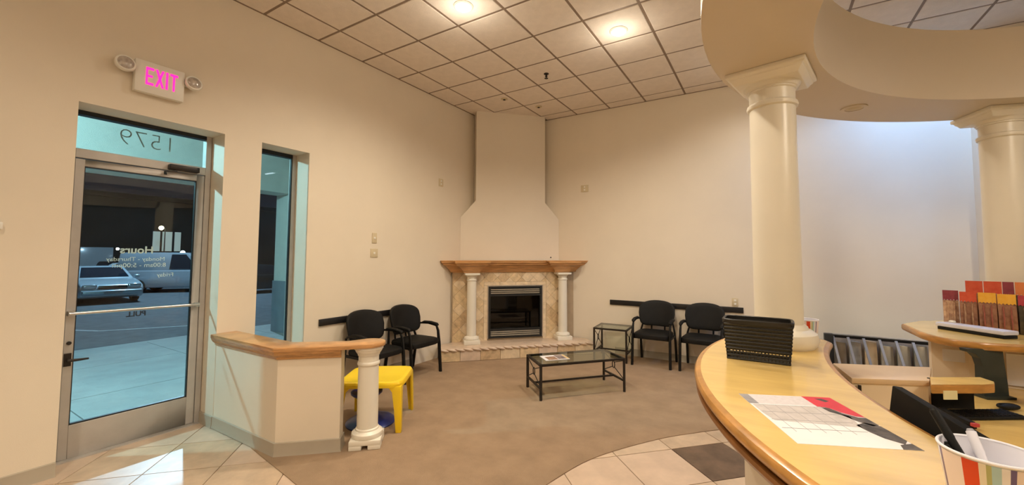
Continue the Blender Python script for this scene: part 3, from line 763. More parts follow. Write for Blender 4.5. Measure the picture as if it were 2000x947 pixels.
# hearth
wH = W(8.92)
hsw = (11.155-8.92)/S2
HS = 1.25; wE = W(9.37)
b = MB(); pts = [(SC0-HS+.02, wH+.02), (SC0+HS-.02, wH+.02), (SC0+HS-.02, wE), (SC0+.95, wS+.08), (SC0-.95, wS+.08), (SC0-HS+.02, wE)]
b.prism(pts, .006, .165, FM); hb = b.build('hearth_base', M_tgrout, fp, smooth=False)
b = MB(); pts = [(SC0-HS, wH+.004), (SC0+HS, wH+.004), (SC0+HS, wE), (SC0+.98, wS+.05), (SC0-.98, wS+.05), (SC0-HS, wE)]
b.prism(pts, .165, .20, FM); hslab = b.build('hearth_slab', M_hearth, fp, bevel=.003)
n = 8; a0, a1 = SC0-HS+.005, SC0+HS-.005
for k in range(n):
    b = MB(); b.box(a0+(a1-a0)*k/n+.003, a0+(a1-a0)*(k+1)/n-.003, wH+.008, wH+.022, .010, .163, FM); b.build('hearth_tile', [M_trav[0], M_hearth, M_trav[1], M_trav[2]][k % 4], hb, bevel=.002, seg=1)
# rope edge
b = MB(); n = 20
for k in range(n):
    s0 = a0+(a1-a0)*k/n; L = (a1-a0)/n
    c = FM @ Vector((s0+L/2, wH+.002, .183)); 
    Tm = FM @ Matrix.Translation((s0+L/2, wH+.004, .182)) @ Matrix.Rotation(radians(14), 4, 'Y')
    b.lathe([(.004, -L*.62), (.014, -L*.5), (.019, -L*.15), (.019, L*.15), (.014, L*.5), (.004, L*.62)], (0, 0), 10, Tm @ Matrix.Rotation(pi/2, 4, 'Y'))
b.build('rope_edge', M_hearth, hslab, kind='stuff')

# ------------------------------------------------------------------ waiting chairs
def make_chair(label):
    t = thing('waiting_chair', label, 'chair', group='black armchairs along the walls')
    def sfn(p):
        q = p.copy(); q.z += -0.10*(max(0, -p.y-.05))**2*4*.5 + 0.012*cos(p.x*6)*0; q.z -= .35*max(0, .06-abs(p.y+.0))*0
        if p.y < 0: q.x *= 1+.04*(-p.y/.25)
        return q
    b = MB(); b.pad((0, -.015, .438), (.258, .250, .050), .50, .42, 32, 12, sfn); b.build('seat', M_black, t, world=False)
    def bfn(p):
        # built flat in x,z with thickness y: taper to the bottom, lean back, curved
        q = p.copy(); k = p.z/.19
        q.x *= 1.0+.10*min(0, k)+(-.03*k*k if k > 0 else 0)
        q.z -= (.55 if k > 0 else .15)*p.x*p.x*(k if k > 0 else -k)
        q.y += -.9*p.x*p.x+.04*k
        return q
    b = MB(); b.pad((0, .235, .727), (.272, .034, .192), .42, .55, 32, 16, bfn)
    b.build('backrest', M_black, t, world=False)
    for s in (-1, 1):
        x = s*.272
        b = MB(); b.tube([(x, -.235, 0), (x*.985, -.205, .40), (x*.98, -.185, .56), (x*.98, -.155, .625)], [.025, .025, .021, .017], 10, flat=.75); b.build('leg', M_blackm, t, world=False)
        b = MB(); b.tube([(x*.97, .285, 0), (x*.96, .235, .30), (x*.93, .222, .45), (x*.80, .262, .60)], [.024, .024, .02, .014], 10, flat=.75); b.build('leg', M_blackm, t, world=False)
        b = MB(); b.tube([(x*.98, -.155, .625), (x*.98, 0, .648), (x*.965, .14, .640), (x*.86, .225, .61)], .013, 8); arm = b.build('arm_frame', M_blackm, t, world=False)
        b = MB(); b.tube([(x*.98, -.185, .632), (x*.98, -.16, .650), (x*.98, -.05, .664), (x*.975, .07, .662), (x*.97, .11, .652)], [.016, .025, .028, .026, .014], 10, flat=.62); b.build('arm_pad', M_black, arm, world=False)
        b = MB(); b.bar((x*.95, -.19, .405), (x*.93, .22, .40), .022, .03); b.build('side_rail', M_blackm, t, world=False)
    b = MB(); b.bar((-.262, -.16, .392), (.262, -.16, .392), .022); b.bar((-.252, .19, .392), (.252, .19, .392), .022)
    b.build('seat_frame', M_blackm, t, world=False)
    for s in (-1, 1):
        b = MB(); b.tube([(s*.10, .20, .40), (s*.10, .262, .46), (s*.10, .275, .55)], .012, 8)
        b.build('back_support', M_blackm, t, world=False)
    return t
c0 = make_chair('black vinyl armchair on the back wall, beside the small glass side table')
c0.location = (-1.490, 6.345, .006)
dup(c0, (-0.815, 6.36, .006), radians(-2), 'black vinyl armchair on the back wall, partly behind the counter basket')
dup(c0, (-4.165, 4.075, .006), radians(91), 'black vinyl armchair on the left wall, nearest the fireplace hearth')
dup(c0, (-4.155, 3.41, .006), radians(90), 'black vinyl armchair on the left wall, behind the yellow table')

# ------------------------------------------------------------------ glass tables
def iron_table(name, label, P, zt, rail, stretcher=True):
    """P: four floor corners in order, short ends are P0-P1 and P2-P3"""
    c = sum((Vector((*p, 0)) for p in P), Vector())/4
    t = thing(name, label, 'table', (c.x, c.y, .006))
    V = [Vector((*p, 0)) for p in P]; lw = .024
    Z = Vector((0, 0, 1))
    for v in V:
        b = MB(); b.bar(v+Z*.006, v+Z*zt, lw); b.build('leg', M_bronze, t, smooth=False)
    b = MB()
    for i in range(4): b.bar(V[i]+Z*(zt-.012), V[(i+1) % 4]+Z*(zt-.012), lw, .024)
    b.build('top_frame', M_bronze, t, smooth=False)
    ins = [v.lerp(c, .015) for v in V]
    b = MB(); b.loft([[v+Z*(zt-.006) for v in ins], [v+Z*(zt+.002) for v in ins]]); b.build('glass_top', M_tglass, t, smooth=False)
    mids = []
    for a, d_ in ((V[0], V[1]), (V[2], V[3])):
        b = MB(); b.bar(a+Z*rail, d_+Z*rail, .02); b.build('lower_rail', M_bronze, t, smooth=False); mids.append((a+d_)/2+Z*rail)
        zm = (rail+zt)/2; m = (a+d_)/2; e = (d_-a).normalized()
        b = MB(); k = .028
        for s in (-1, 1):
            q = a if s < 0 else d_
            b.tube([q+Z*(zt-.03), m+e*s*k*.8+Z*(zm+k*1.1)], .0055, 6); b.tube([q+Z*(rail+.01), m+e*s*k*.8+Z*(zm-k*1.1)], .0055, 6)
        x = b.build('cross_brace', M_bronze, t)
        b = MB(); b.tube([m+e*k*cos(2*pi*i/20)+Z*(zm+k*1.45*sin(2*pi*i/20)) for i in range(20)], .006, 8, closed=True); b.build('oval_ring', M_bronze, x)
    if stretcher:
        b = MB(); b.bar(mids[0], mids[1], .02); b.build('stretcher', M_bronze, t, smooth=False)
    return t
iron_table('coffee_table', 'low glass topped iron coffee table on the carpet before the fireplace', [(-2.560, 4.400), (-2.199, 4.072), (-1.497, 4.860), (-1.862, 5.172)], .402, .135)
iron_table('side_table', 'small square glass topped iron side table beside the back wall chairs', [(-2.389, 6.560), (-2.347, 6.095), (-1.850, 6.125), (-1.885, 6.575)], .502, .14)
# magazine on the coffee table
mg = thing('magazine', 'open glossy magazine lying on the glass coffee table', 'magazine', (-2.20, 4.42, .405), radians(48))
b = MB(); b.box(-.15, .15, -.11, .11, 0, .004); b.build('cover', M_paper, mg, world=False)
b = MB(); b.box(-.11, .01, -.10, .05, .004, .0046); b.build('picture', mat('magazine_photo', (.12, .07, .05), .4, color2=(.5, .3, .2), scale=20), mg, world=False)
b = MB(); b.box(.02, .12, -.09, .10, .004, .0046); b.build('picture', mat('magazine_dark', (.10, .08, .11), .4, color2=(.4, .32, .28), scale=16), mg, world=False)
b = MB(); b.box(.125, .145, -.10, .10, .004, .0046); b.build('stripe', mat('magazine_stripe', (.7, .45, .08), .4), mg, world=False)

# ------------------------------------------------------------------ yellow child table and blue stool
yt = thing('yellow_table', 'yellow plastic kids table behind the half wall', 'table', (-3.305, 2.755, .006), radians(35))
YM = ROOT[yt.name]; hy = .285
b = MB()
def sq(h, z, e=.16, n=40):
    pts = []
    for i in range(n):
        a = 2*pi*i/n; ca, sa = cos(a), sin(a)
        r = h/((abs(ca)**7+abs(sa)**7)**(1/7)); pts.append(Vector((r*ca, r*sa, z)))
    return pts
b.loft([sq(hy-.01, .395), sq(hy+.012, .40), sq(hy+.015, .43), sq(hy+.006, .447), sq(hy-.015, .452), sq(hy-.03, .449)]); b.build('table_top', M_yellow, yt, world=False)
for sx in (-1, 1):
    for sy in (-1, 1):
        b = MB(); X, Y = sx*hy, sy*hy
        def L(k, z, o): # L-shaped leg section with flat outer faces
            return [Vector((X+sx*o, Y+sy*o, z)), Vector((X+sx*o-sx*k, Y+sy*o, z)), Vector((X+sx*o-sx*k, Y+sy*o-sy*.02, z)), Vector((X+sx*o-sx*.02, Y+sy*o-sy*.02, z)), Vector((X+sx*o-sx*.02, Y+sy*o-sy*k, z)), Vector((X+sx*o, Y+sy*o-sy*k, z))]
        b.loft([L(.050, 0, .012), L(.064, .2, .008), L(.082, .36, .004), L(.12, .41, 0.0)]); b.build('leg', M_yellow, yt, bevel=.004, world=False)
bs = thing('blue_stool', 'dark blue plastic kids stool under the yellow table', 'stool', (-3.325, 2.70, .006))
b = MB(); b.lathe([(.225, 0), (.23, .012), (.21, .03), (.15, .055), (.08, .085), (.055, .12)], (0, 0), 36); b.build('base', M_blue, bs, world=False)
b = MB(); b.lathe([(.05, .10), (.046, .16), (.052, .21), (.075, .245)], (-.03, -.03), 28); b.build('stem', M_blue, bs, world=False)
b = MB(); b.lathe([(.07, .235), (.12, .262), (.145, .285), (.145, .30), (.12, .305), (.02, .295)], (-.03, -.03), 32); b.build('seat', M_blue, bs, world=False)

# ------------------------------------------------------------------ things on the front counter
# black storage basket
bk_t = thing('storage_basket', 'black plastic ribbed storage basket on the counter beside the column', 'basket', (-.055, 2.55, CT), radians(-1))
tw, bw, td, bd, H = .156, .141, .085, .072, .212
def bp(u, v, side):   # u -1..1 along a side, v 0..1 up
    wx = bw+(tw-bw)*v; wy = bd+(td-bd)*v
    return {'f': Vector((u*wx, -wy, v*H)), 'b': Vector((u*wx, wy, v*H)), 'l': Vector((-wx, u*wy, v*H)), 'r': Vector((wx, u*wy, v*H))}[side]
b = MB(); b.box(-bw, bw, -bd, bd, 0, .004); b.build('bottom', M_basket, bk_t, world=False)
for sd, nm in (('f', 'front_wall'), ('b', 'back_wall'), ('l', 'end_wall'), ('r', 'end_wall')):
    b = MB(); nh = 11
    nv = 18 if sd in 'fb' else 10
    for k in range(nh):
        v = .03+.86*k/(nh-1); b.tube([bp(-1, v, sd), bp(1, v, sd)], .0062 if v > .27 else .0042, 6)
    for k in range(nv+1): b.bar(bp(-1+2*k/nv, 0, sd), bp(-1+2*k/nv, .93, sd), .0055, .004)
    # solid liner above the open rows
    q = .004
    pts = [bp(-1, .26, sd), bp(1, .26, sd), bp(1, .95, sd), bp(-1, .95, sd)]
    cen = Vector((0, 0, 0)); off = {'f': Vector((0, q, 0)), 'b': Vector((0, -q, 0)), 'l': Vector((q, 0, 0)), 'r': Vector((-q, 0, 0))}[sd]
    b.loft([[p+off*.3 for p in pts], [p+off for p in pts]])
    b.build(nm, M_basket, bk_t, world=False)
b = MB(); rp = []
for i in range(32):
    a = 2*pi*i/32; ca, sa = cos(a), sin(a); rr = 1/((abs(ca)**8+abs(sa)**8)**(1/8)); rp.append((rr*ca*tw, rr*sa*td))
b.sweep(rp, [(-.004, H-.022), (.008, H-.022), (.010, H-.002), (.004, H+.003), (-.004, H)], closed=True); b.build('rim', M_basket, bk_t, world=False)

# printed flyer
A_, B_, D_ = Vector((-.112, 1.872)), Vector((.193, 2.005)), Vector((.050, 1.468))
fang = math.atan2(B_.y-A_.y, B_.x-A_.x)
fl = thing('flyer', 'large printed flyer with red panel and grey table lying on the counter', 'flyer', (A_.x, A_.y, CT), fang)
fw, fh = .333, .436
def fpatch(name, pts, m, z=.0012, label=None):
    bb = MB(); bb.prism([(a*fw, -c*fh) for a, c in pts], z-.0004, z); return bb.build(name, m, fl, world=False, smooth=False, label=label)
b = MB(); b.prism([(0, 0), (fw, 0), (fw, -fh), (0, -fh)], 0.0, .0008); b.build('sheet', M_paper, fl, world=False, smooth=False)
M_pg = mat('print_grey', (.30, .29, .31), .6, var=.2, scale=30); M_pl = mat('print_light_grey', (.56, .52, .51), .6, var=.12, scale=25)
M_pr = mat('print_red', (.68, .045, .075), .5, var=.1, scale=12); M_pd = mat('print_dark', (.035, .03, .03), .5, color2=(.16, .14, .13), scale=22)
fpatch('grey_band', [(0, 0), (.10, 0), (.10, .24), (0, .24)], M_pg)
fpatch('light_panel', [(.10, .01), (.69, .01), (.69, .235), (.10, .235)], mat('print_pale', (.66, .62, .64), .6, var=.1, scale=60))
fpatch('grey_panel', [(.02, .26), (.72, .26), (.74, .36), (.86, .44), (.80, .66), (.05, .60), (.02, .45)], M_pl)
fpatch('red_panel', [(.69, 0), (1, 0), (1, .45), (.93, .44), (.84, .36), (.80, .28), (.72, .25), (.69, .25)], M_pr, label='red panel')
fpatch('photo', [(.72, .27), (.79, .27), (.84, .38), (.93, .46), (1, .46), (1, .60), (.93, .62), (.86, .55), (.80, .42), (.73, .36)], M_pd)
fpatch('photo', [(.78, .62), (.90, .56), (1, .62), (1, .86), (.93, .92), (.84, .84), (.80, .74)], M_pd)
fpatch('photo', [(.88, .93), (1, .90), (1, 1), (.84, 1)], M_pd)
fpatch('print_mark', [(.80, .05), (.88, .045), (.92, .10), (.86, .13), (.83, .09)], M_pd, .0014)
for r_ in range(4):
    fpatch('rule_line', [(.03, .26+.16*r_), (.78, .26+.16*r_), (.78, .264+.16*r_), (.03, .264+.16*r_)], M_pg, .0015)
for c_ in range(5):
    fpatch('rule_line', [(.12+.13*c_, .26), (.123+.13*c_, .26), (.123+.13*c_, .80), (.12+.13*c_, .80)], M_pg, .0015)

# striped buckets
STR = [('stripe_red', (.66, .055, .012)), ('stripe_cream', (.74, .66, .52)), ('stripe_olive', (.40, .40, .17)), ('stripe_pale_blue', (.38, .55, .58)), ('stripe_white', (.78, .74, .76)), ('stripe_purple', (.14, .10, .24)), ('stripe_blush', (.80, .68, .64))]
SM = {n: mat(n, c, .35, var=.04) for n, c in STR}
M_mon = mat('monitor_plastic', (.004, .004, .004), .6, spec=.12, var=.2)
M_bk = mat('bucket_white', (.84, .83, .90), .35, var=.02)
def bucket(name, label, x, y, rt, rb, h, seq, wds, start, group, smalls=True):
    t = thing(name, label, 'bucket', (x, y, CT), 0, group)
    b = MB(); seg = 64; th = .0025
    b.lathe([(rb*.3, .002), (rb, .0), (rb+(rt-rb)*.02, .003), (rt, h), (rt-th, h), (rb-th, .006), (.004, .006)], (0, 0), seg); b.build('pail', M_bk, t, world=False)
    b = MB(); b.tube([(rt*cos(2*pi*i/48), rt*sin(2*pi*i/48), h) for i in range(48)], .0032, 8, closed=True); b.build('rim', M_bk, t, world=False)
    a = start
    for n_, wd in zip(seq, wds):
        a1 = a+wd; k = max(2, int(wd/4))
        b = MB(); e = .0008
        lo = [((rb+(rt-rb)*.03+e)*cos(radians(a+(a1-a)*i/k)) for i in range(k+1))]
        R0, R1 = rb+(rt-rb)*.03+e, rt-(rt-rb)*.04+e; z0, z1 = h*.03, h*.96
        out0 = [Vector((R0*cos(radians(a+wd*i/k)), R0*sin(radians(a+wd*i/k)), z0)) for i in range(k+1)]
        out1 = [Vector((R1*cos(radians(a+wd*i/k)), R1*sin(radians(a+wd*i/k)), z1)) for i in range(k+1)]
        in0 = [v*1 for v in out0]; 
        for i in range(k): b.poly([out0[i], out0[i+1], out1[i+1], out1[i]])
        b.build('stripe', SM[n_], t, world=False)
        a = a1
    return t
seq = ['stripe_red', 'stripe_cream', 'stripe_olive', 'stripe_pale_blue', 'stripe_white', 'stripe_purple', 'stripe_blush']*4
wds = [17, 7, 5, 9, 8, 6, 30]*4
wds = [w_*360/sum(wds) for w_ in wds]
bx, by = .402, 1.302
bucket('striped_bucket', 'white pail with colourful vertical stripes holding pens in the right foreground', bx, by, .0800, .064, .130, seq, wds, 222, 'striped pails on the counter')
bucket('striped_bucket', 'striped pail with a red band standing behind the tall column', .215, 3.30, .062, .050, .135, seq, wds, 262, 'striped pails on the counter')
def pen(name, label, a, c, r, m, cat='pen', tip=None):
    a, c = Vector(a), Vector(c); t = thing(name, label, cat, a)
    b = MB(); b.tube([a, a.lerp(c, .04), a.lerp(c, .7), a.lerp(c, .72), c], [r*.4, r, r, r*1.1, r*1.05], 12); b.build('barrel', m, t)
    b = MB(); b.tube([c, c+(c-a).normalized()*.006], [r*.9, r*.6], 12); b.build('end_cap', tip or m, t)
pen('black_marker', 'long black marker leaning inside the striped pail', (bx-.005, by-.035, CT+.012), (bx-.070, by+.062, CT+.182), .0085, M_black)
pen('white_pen', 'white pen leaning inside the striped pail', (bx+.01, by-.02, CT+.012), (bx-.012, by+.052, CT+.150), .0085, M_bk, tip=M_pg)
for (ax, ay), nm in zip(((-.058, .030), (-.062, .010)), ('short black pen against the left inner wall of the pail', 'short black pen nearest the left rim of the pail')):
    pen('short_pen', nm, (bx+ax*.55, by+ay-.01, CT+.010), (bx+ax, by+ay, CT+.118), .006, M_black)

# ------------------------------------------------------------------ desk area behind the counter
desk = thing('desk_worktop', 'maple work surface inside the curved counter', 'desk', (1.0, 2.6, 0))
ip = [(ox(3.05+(0.75-3.05)*k/30, CIR-.14, CIC), 3.05+(0.75-3.05)*k/30) for k in range(31)]
dp = ip+[(1.7, .9), (1.75, 2.0), (1.9, 3.2), (2.5, 3.4), (2.5, 4.25), (1.05, 4.15), (.83, 3.40), (.46, 3.18)]
b = MB(); b.prism(dp, .685, .72); b.build('worktop', M_maple, desk, smooth=False)
for x, y in ((.62, 2.6), (1.4, 3.6), (1.5, 1.4)):
    b = MB(); b.box(x-.03, x+.03, y-.2, y+.2, 0, .685); b.build('support', M_beige, desk, smooth=False)
# low beige counter block between the two counters
low = thing('low_counter', 'low beige counter block between reception counter and back counter', 'counter', (.6, 3.4, 0))
q = [(.36, 3.48), (.90, 3.70), (.79, 3.29), (.41, 3.12)]
b = MB(); b.prism(q, .868, .90); b.build('top', M_beige, low, bevel=.004)
b = MB(); b.prism([(.415, 3.135), (.785, 3.30), (.775, 3.325), (.405, 3.16)], .721, .868); b.build('front_panel', M_panel, low, smooth=False)
b = MB(); b.prism([(.38, 3.44), (.88, 3.655), (.87, 3.675), (.37, 3.46)], 0, .868); b.build('rear_panel', M_beige, low, smooth=False)
b = MB(); b.lathe([(.007, 0), (.007, .004)], (0.80, 3.35), 12, Matrix.Translation((0, 0, .90))); b.build('screw_cap', M_bronze, low)
b = MB(); b.box(.44, .455, 3.125, 3.14, .74, .86); b.build('hinge', M_bronze, low)

# back counter with column
bc = thing('back_counter', 'maple topped counter segment with wooden edge at the right behind the desk', 'counter', (1.4, 4.3, 0))
bo = [(.946, 4.52)]+catmull([(.957, 4.10), (1.00, 3.93), (1.124, 3.81), (1.377, 3.86), (1.75, 3.95), (2.4, 4.02)], 5)+[(2.6, 5.1)]+catmull([(2.2, 5.16), (1.7, 5.12), (1.35, 4.98), (1.1, 4.78)], 4)
bo = bo[::-1]
b = MB(); b.prism(bo, 1.035, 1.07); b.build('counter_top', M_maple, bc, smooth=False)
ar = sum(bo[i][0]*bo[(i+1) % len(bo)][1]-bo[(i+1) % len(bo)][0]*bo[i][1] for i in range(len(bo)))
if ar < 0: bo = bo[::-1]
b = MB(); b.sweep(bo, [(-.004, 1.0695), (.008, 1.067), (.014, 1.058), (.014, 1.035), (.008, 1.022), (-.006, 1.018), (-.006, 1.06)], closed=True); b.build('wooden_edge', M_edge, bc)
pn = [(1.035, 4.24), (1.22, 4.20), (1.5, 4.22), (2.4, 4.33), (2.4, 4.43), (1.5, 4.32), (1.22, 4.31), (1.045, 4.34)]
b = MB(); b.prism(pn, 0, 1.03); b.build('panel', M_panel, bc, smooth=False)
# shelf
sh = thing('small_shelf', 'short rounded wooden shelf with sticky note over the black keyboard', 'shelf', (.93, 3.3, .721))
sp = [(.770, 3.19), (1.02, 3.345), (1.085, 3.40), (1.105, 3.46), (1.075, 3.545), (.812, 3.385)]
b = MB(); b.prism(sp, .850, .90); b.build('shelf_board', M_edge, sh, bevel=.006)
b = MB(); b.prism([(x*.985+.0137, y*.985+.0505) for x, y in sp], .9002, .9012); b.build('laminate', M_maple, sh, smooth=False)
b = MB(); b.prism([(.82, 3.37), (1.03, 3.50), (1.025, 3.51), (.815, 3.385)], .72, .864); b.build('rear_support', M_black, sh, smooth=False)
b = MB(); b.prism([(.83, 3.222), (.895, 3.262), (.892, 3.266), (.827, 3.226)], .82, .868); b.build('sticky_note', M_stickyp, sh, smooth=False, label='pale yellow sticky note')
# dark bracket
br = thing('counter_bracket', 'dark green flared metal bracket holding up the back counter', 'bracket', (1.26, 3.86, .72))
p0, p1 = Vector((1.165, 3.795, 0)), Vector((1.295, 3.87, 0)); e = (p1-p0).normalized(); nrm = Vector((-e.y, e.x, 0))
def bpz(u, z, d_): return p0+e*(u*(p1-p0).length)+nrm*d_+Vector((0, 0, z))
prf = [(-.02, .721), (1.02, .721), (1.0, .80), (.90, .95), (.86, 1.03), (-.62, 1.03), (-.60, 1.012), (-.30, 1.0), (-.10, .97), (0.0, .92)]
b = MB(); b.loft([[bpz(u, z, 0) for u, z in prf], [bpz(u, z, .05) for u, z in prf]]); b.build('web', M_green, br, smooth=False)
b = MB(); b.loft([[bpz(u, z, -.03) for u, z in ((-.1, .7205), (1.1, .7205), (1.1, .735), (-.1, .735))], [bpz(u, z, .09) for u, z in ((-.1, .7205), (1.1, .7205), (1.1, .735), (-.1, .735))]]); b.build('foot', M_green, br, smooth=False)
# papers pinned on panel
def sheet(name, label, x0, x1, y, z0, z1, m=M_paper):
    b = MB(); b.box(x0, x1, y-.004, y-.001, z0, z1); o = centre(b.build(name, m, smooth=False)); return tag(o, label, 'paper')
sheet('notice_paper', 'white notice sheet with faint lines on the beige panel', 1.085, 1.20, 4.198, .86, .945)
sheet('pinned_paper', 'large white sheet pinned right of the dark green bracket', 1.405, 1.66, 4.207, .735, .95)
for k in range(3):
    pass
b = MB(); b.prism([(.786, 3.22), (.905, 3.235), (.80, 3.02), (.70, 3.05)], .7205, .722); o = centre(b.build('loose_paper', M_paper, smooth=False)); tag(o, 'white sheet of paper lying on the work surface', 'paper')
# keyboard, mouse, tape gun-like items
kb = thing('keyboard', 'black keyboard lying below the small shelf on the desk', 'keyboard', (1.02, 3.365, .7205), radians(33))
b = MB(); b.box(-.19, .19, -.06, .06, .002, .018); b.build('case', M_black, kb, bevel=.004, world=False)
for r_ in range(5):
    for c_ in range(14):
        if c_ % 1 == 0:
            o = None
kbm = MB()
for r_ in range(5):
    for c_ in range(14): kbm.box(-.178+c_*.0255, -.178+c_*.0255+.021, -.05+r_*.02, -.05+r_*.02+.016, .018, .023)
kbm.build('keys', M_blackm, kb, world=False, smooth=False, kind='stuff')
st = thing('stapler', 'black stapler with red tip on the desk below the shelf', 'stapler', (.86, 3.17, .72), radians(-62))
b = MB(); b.box(-.09, .09, -.018, .018, .001, .014); b.build('base', M_black, st, bevel=.004, world=False)
b = MB(); b.loft([[(-.085, -.016, .02), (-.085, .016, .02), (-.085, .016, .05), (-.085, -.016, .05)], [(.085, -.016, .016), (.085, .016, .016), (.085, .016, .036), (.085, -.016, .036)]]); b.build('arm', M_black, st, bevel=.004, world=False)
b = MB(); b.box(.086, .108, -.015, .015, .016, .034); b.build('tip', mat('red_plastic', (.5, .05, .05), .4), st, bevel=.003, world=False)
ms = thing('computer_mouse', 'black computer mouse beside the bracket foot', 'mouse', (1.20, 3.60, .721), radians(30))
b = MB(); b.pad((0, 0, .016), (.058, .032, .016), .8, .8, 24, 10); b.build('shell', M_black, ms, world=False)
b = MB(); b.box(-.05, -.02, -.003, .003, .028, .033); b.build('wheel', M_blackm, ms, world=False)
tp_ = thing('telephone', 'black desk telephone at the right edge of the desk', 'telephone', (1.42, 3.72, .721), radians(-20))
b = MB(); b.loft([[(-.10, -.10, 0), (.10, -.10, 0), (.10, .10, 0), (-.10, .10, 0)], [(-.09, -.09, .03), (.09, -.09, .03), (.09, .09, .07), (-.09, .09, .07)]]); b.build('body', M_black, tp_, bevel=.006, world=False)
b = MB(); b.tube([(-.07, -.09, .06), (-.07, -.06, .075), (-.07, .06, .095), (-.07, .09, .09)], [.022, .016, .016, .022], 10); b.build('handset', M_black, tp_, world=False)
# black monitor right behind the counter edge
mo_ = thing('monitor', 'black monitor seen from behind, just inside the counter edge', 'monitor', (.50, 1.80, .721))
a0_, a1_ = Vector((.345, 2.085, 0)), Vector((.445, 1.535, 0)); dd = (a1_-a0_).normalized(); nn = Vector((-dd.y, dd.x, 0))
if nn.x < 0: nn = -nn
def mp_(u, o, z): return a0_+dd*u*(a1_-a0_).length+nn*o+Vector((0, 0, z))
b = MB(); b.loft([[mp_(u, .012, .82), mp_(u, .045, .82), mp_(u, .085, 1.125), mp_(u, .052, 1.128)] if True else 0 for u in (0, 1)]); b.build('screen_case', M_mon, mo_, bevel=.005)
b = MB(); b.loft([[mp_(u, .006+.03, .86), mp_(u, .02, .86), mp_(u, .035, 1.03), mp_(u, .055, 1.03)] for u in (.3, .7)]); b.build('back_housing', M_mon, mo_, bevel=.004)
b = MB(); c_ = mp_(.5, .055, 0); b.bar((c_.x, c_.y, .73), (c_.x, c_.y, .86), .06, .03); b.build('neck', M_blackm, mo_)
b = MB(); b.lathe([(.09, .7205), (.09, .729), (.03, .735)], (c_.x, c_.y), 24); b.build('foot', M_blackm, mo_)

# white device on back counter
dv = thing('label_printer', 'flat white office device with black underside on the back counter', 'device', (1.265, 4.225, CT), radians(-52))
b = MB(); b.box(-.205, .205, -.06, .06, .024, .052); b.build('top_case', mat('device_white', (.62, .62, .72), .4, var=.03), dv, bevel=.006, world=False)
b = MB(); b.box(-.195, .20, -.055, .055, .0005, .022); b.build('underside', M_black, dv, bevel=.003, world=False)
b = MB(); b.pad((-.15, .02, .060), (.02, .014, .010), .7, .7, 16, 8); b.build('knob', M_white, dv, world=False)

# treat packets: two staggered rows
M_pk = {n: mat('packet_'+n, c, .3, color2=c2, scale=28) for n, c, c2 in (('wine', (.22, .03, .05), (.30, .05, .07)), ('red', (.60, .07, .03), (.68, .11, .05)), ('orange', (.70, .18, .05), (.72, .24, .08)), ('yellow', (.78, .38, .03), (.82, .46, .06)), ('crimson', (.40, .035, .06), (.46, .06, .08)),
      ('brown', (.22, .09, .05), (.42, .22, .13)), ('tan', (.66, .45, .28), (.30, .14, .09)), ('treat', (.48, .15, .11), (.30, .10, .07)), ('dark', (.035, .028, .018), (.09, .07, .045)))}
def packet(x, y, w_, h_, head, body, label, inner='treat', lean=4, rz=-12):
    t = thing('treat_packet', label, 'packet', (x, y, CT), radians(rz), 'treat packets on the back counter')
    Tm = Matrix.Rotation(radians(-lean), 4, 'X')
    b = MB(); hd = h_*.26
    b.loft([[Tm @ Vector((sx*w_/2, sy*d_, z)) for sx, sy in ((-1, -1), (1, -1), (1, 1), (-1, 1))] for d_, z in ((.006, .001), (.022, h_*.12), (.022, h_*.45), (.010, h_-hd), (.003, h_-hd+.002))])
    b.build('pouch', M_pk[body], t, world=False)
    b = MB(); n = 10
    top = [(-w_/2, h_), (w_/2, h_)]; bot = [(w_/2-w_*i/n, h_-hd+(.006 if i % 2 else -.004)) for i in range(n+1)]
    pts = top+bot
    fr_ = [Tm @ Vector((px, -.016, pz)) for px, pz in pts]; bk2 = [Tm @ Vector((px, -.011, pz)) for px, pz in pts]
    b.loft([fr_, bk2]); b.build('header_card', M_pk[head], t, world=False, smooth=False)
    for k in (-1, 1):
        b = MB(); b.tube([Tm @ Vector((k*w_*.22, -.024, h_*.08)), Tm @ Vector((k*w_*.20, -.026, h_*.4)), Tm @ Vector((k*w_*.22, -.016, h_*.68))], [w_*.10, w_*.13, w_*.09], 8, flat=.4); b.build('treat_stick', M_pk[inner], t, world=False)
    return t
packet(1.210, 4.445, .085, .29, 'wine', 'tan', 'treat packet with dark wine header, leftmost of the front row', 'tan')
packet(1.292, 4.40, .088, .285, 'red', 'brown', 'treat packet with red header in the front row, second from left', 'tan')
packet(1.382, 4.37, .088, .285, 'yellow', 'brown', 'treat packet with yellow header in the front row, nearer the red one')
packet(1.474, 4.35, .088, .28, 'yellow', 'brown', 'treat packet with yellow header in the front row, beside the crimson one')
packet(1.572, 4.33, .095, .275, 'crimson', 'dark', 'treat packet with crimson header, rightmost of the front row', 'tan')
for k, (hd, nm) in enumerate((('red', 'treat packet with bright red header, leftmost of the back row'), ('red', 'treat packet with red header in the back row, second from left'), ('wine', 'treat packet with narrow dark wine header in the back row'), ('orange', 'treat packet with orange header in the back row'), ('yellow', 'treat packet with yellow header in the back row at the right frame edge'))):
    xx = [1.355, 1.448, 1.522, 1.597, 1.70][k]; ww = [.09, .09, .055, .09, .10][k]
    packet(xx, 4.49-.018*k, ww, .365, hd, 'dark' if k > 2 else 'brown', nm)

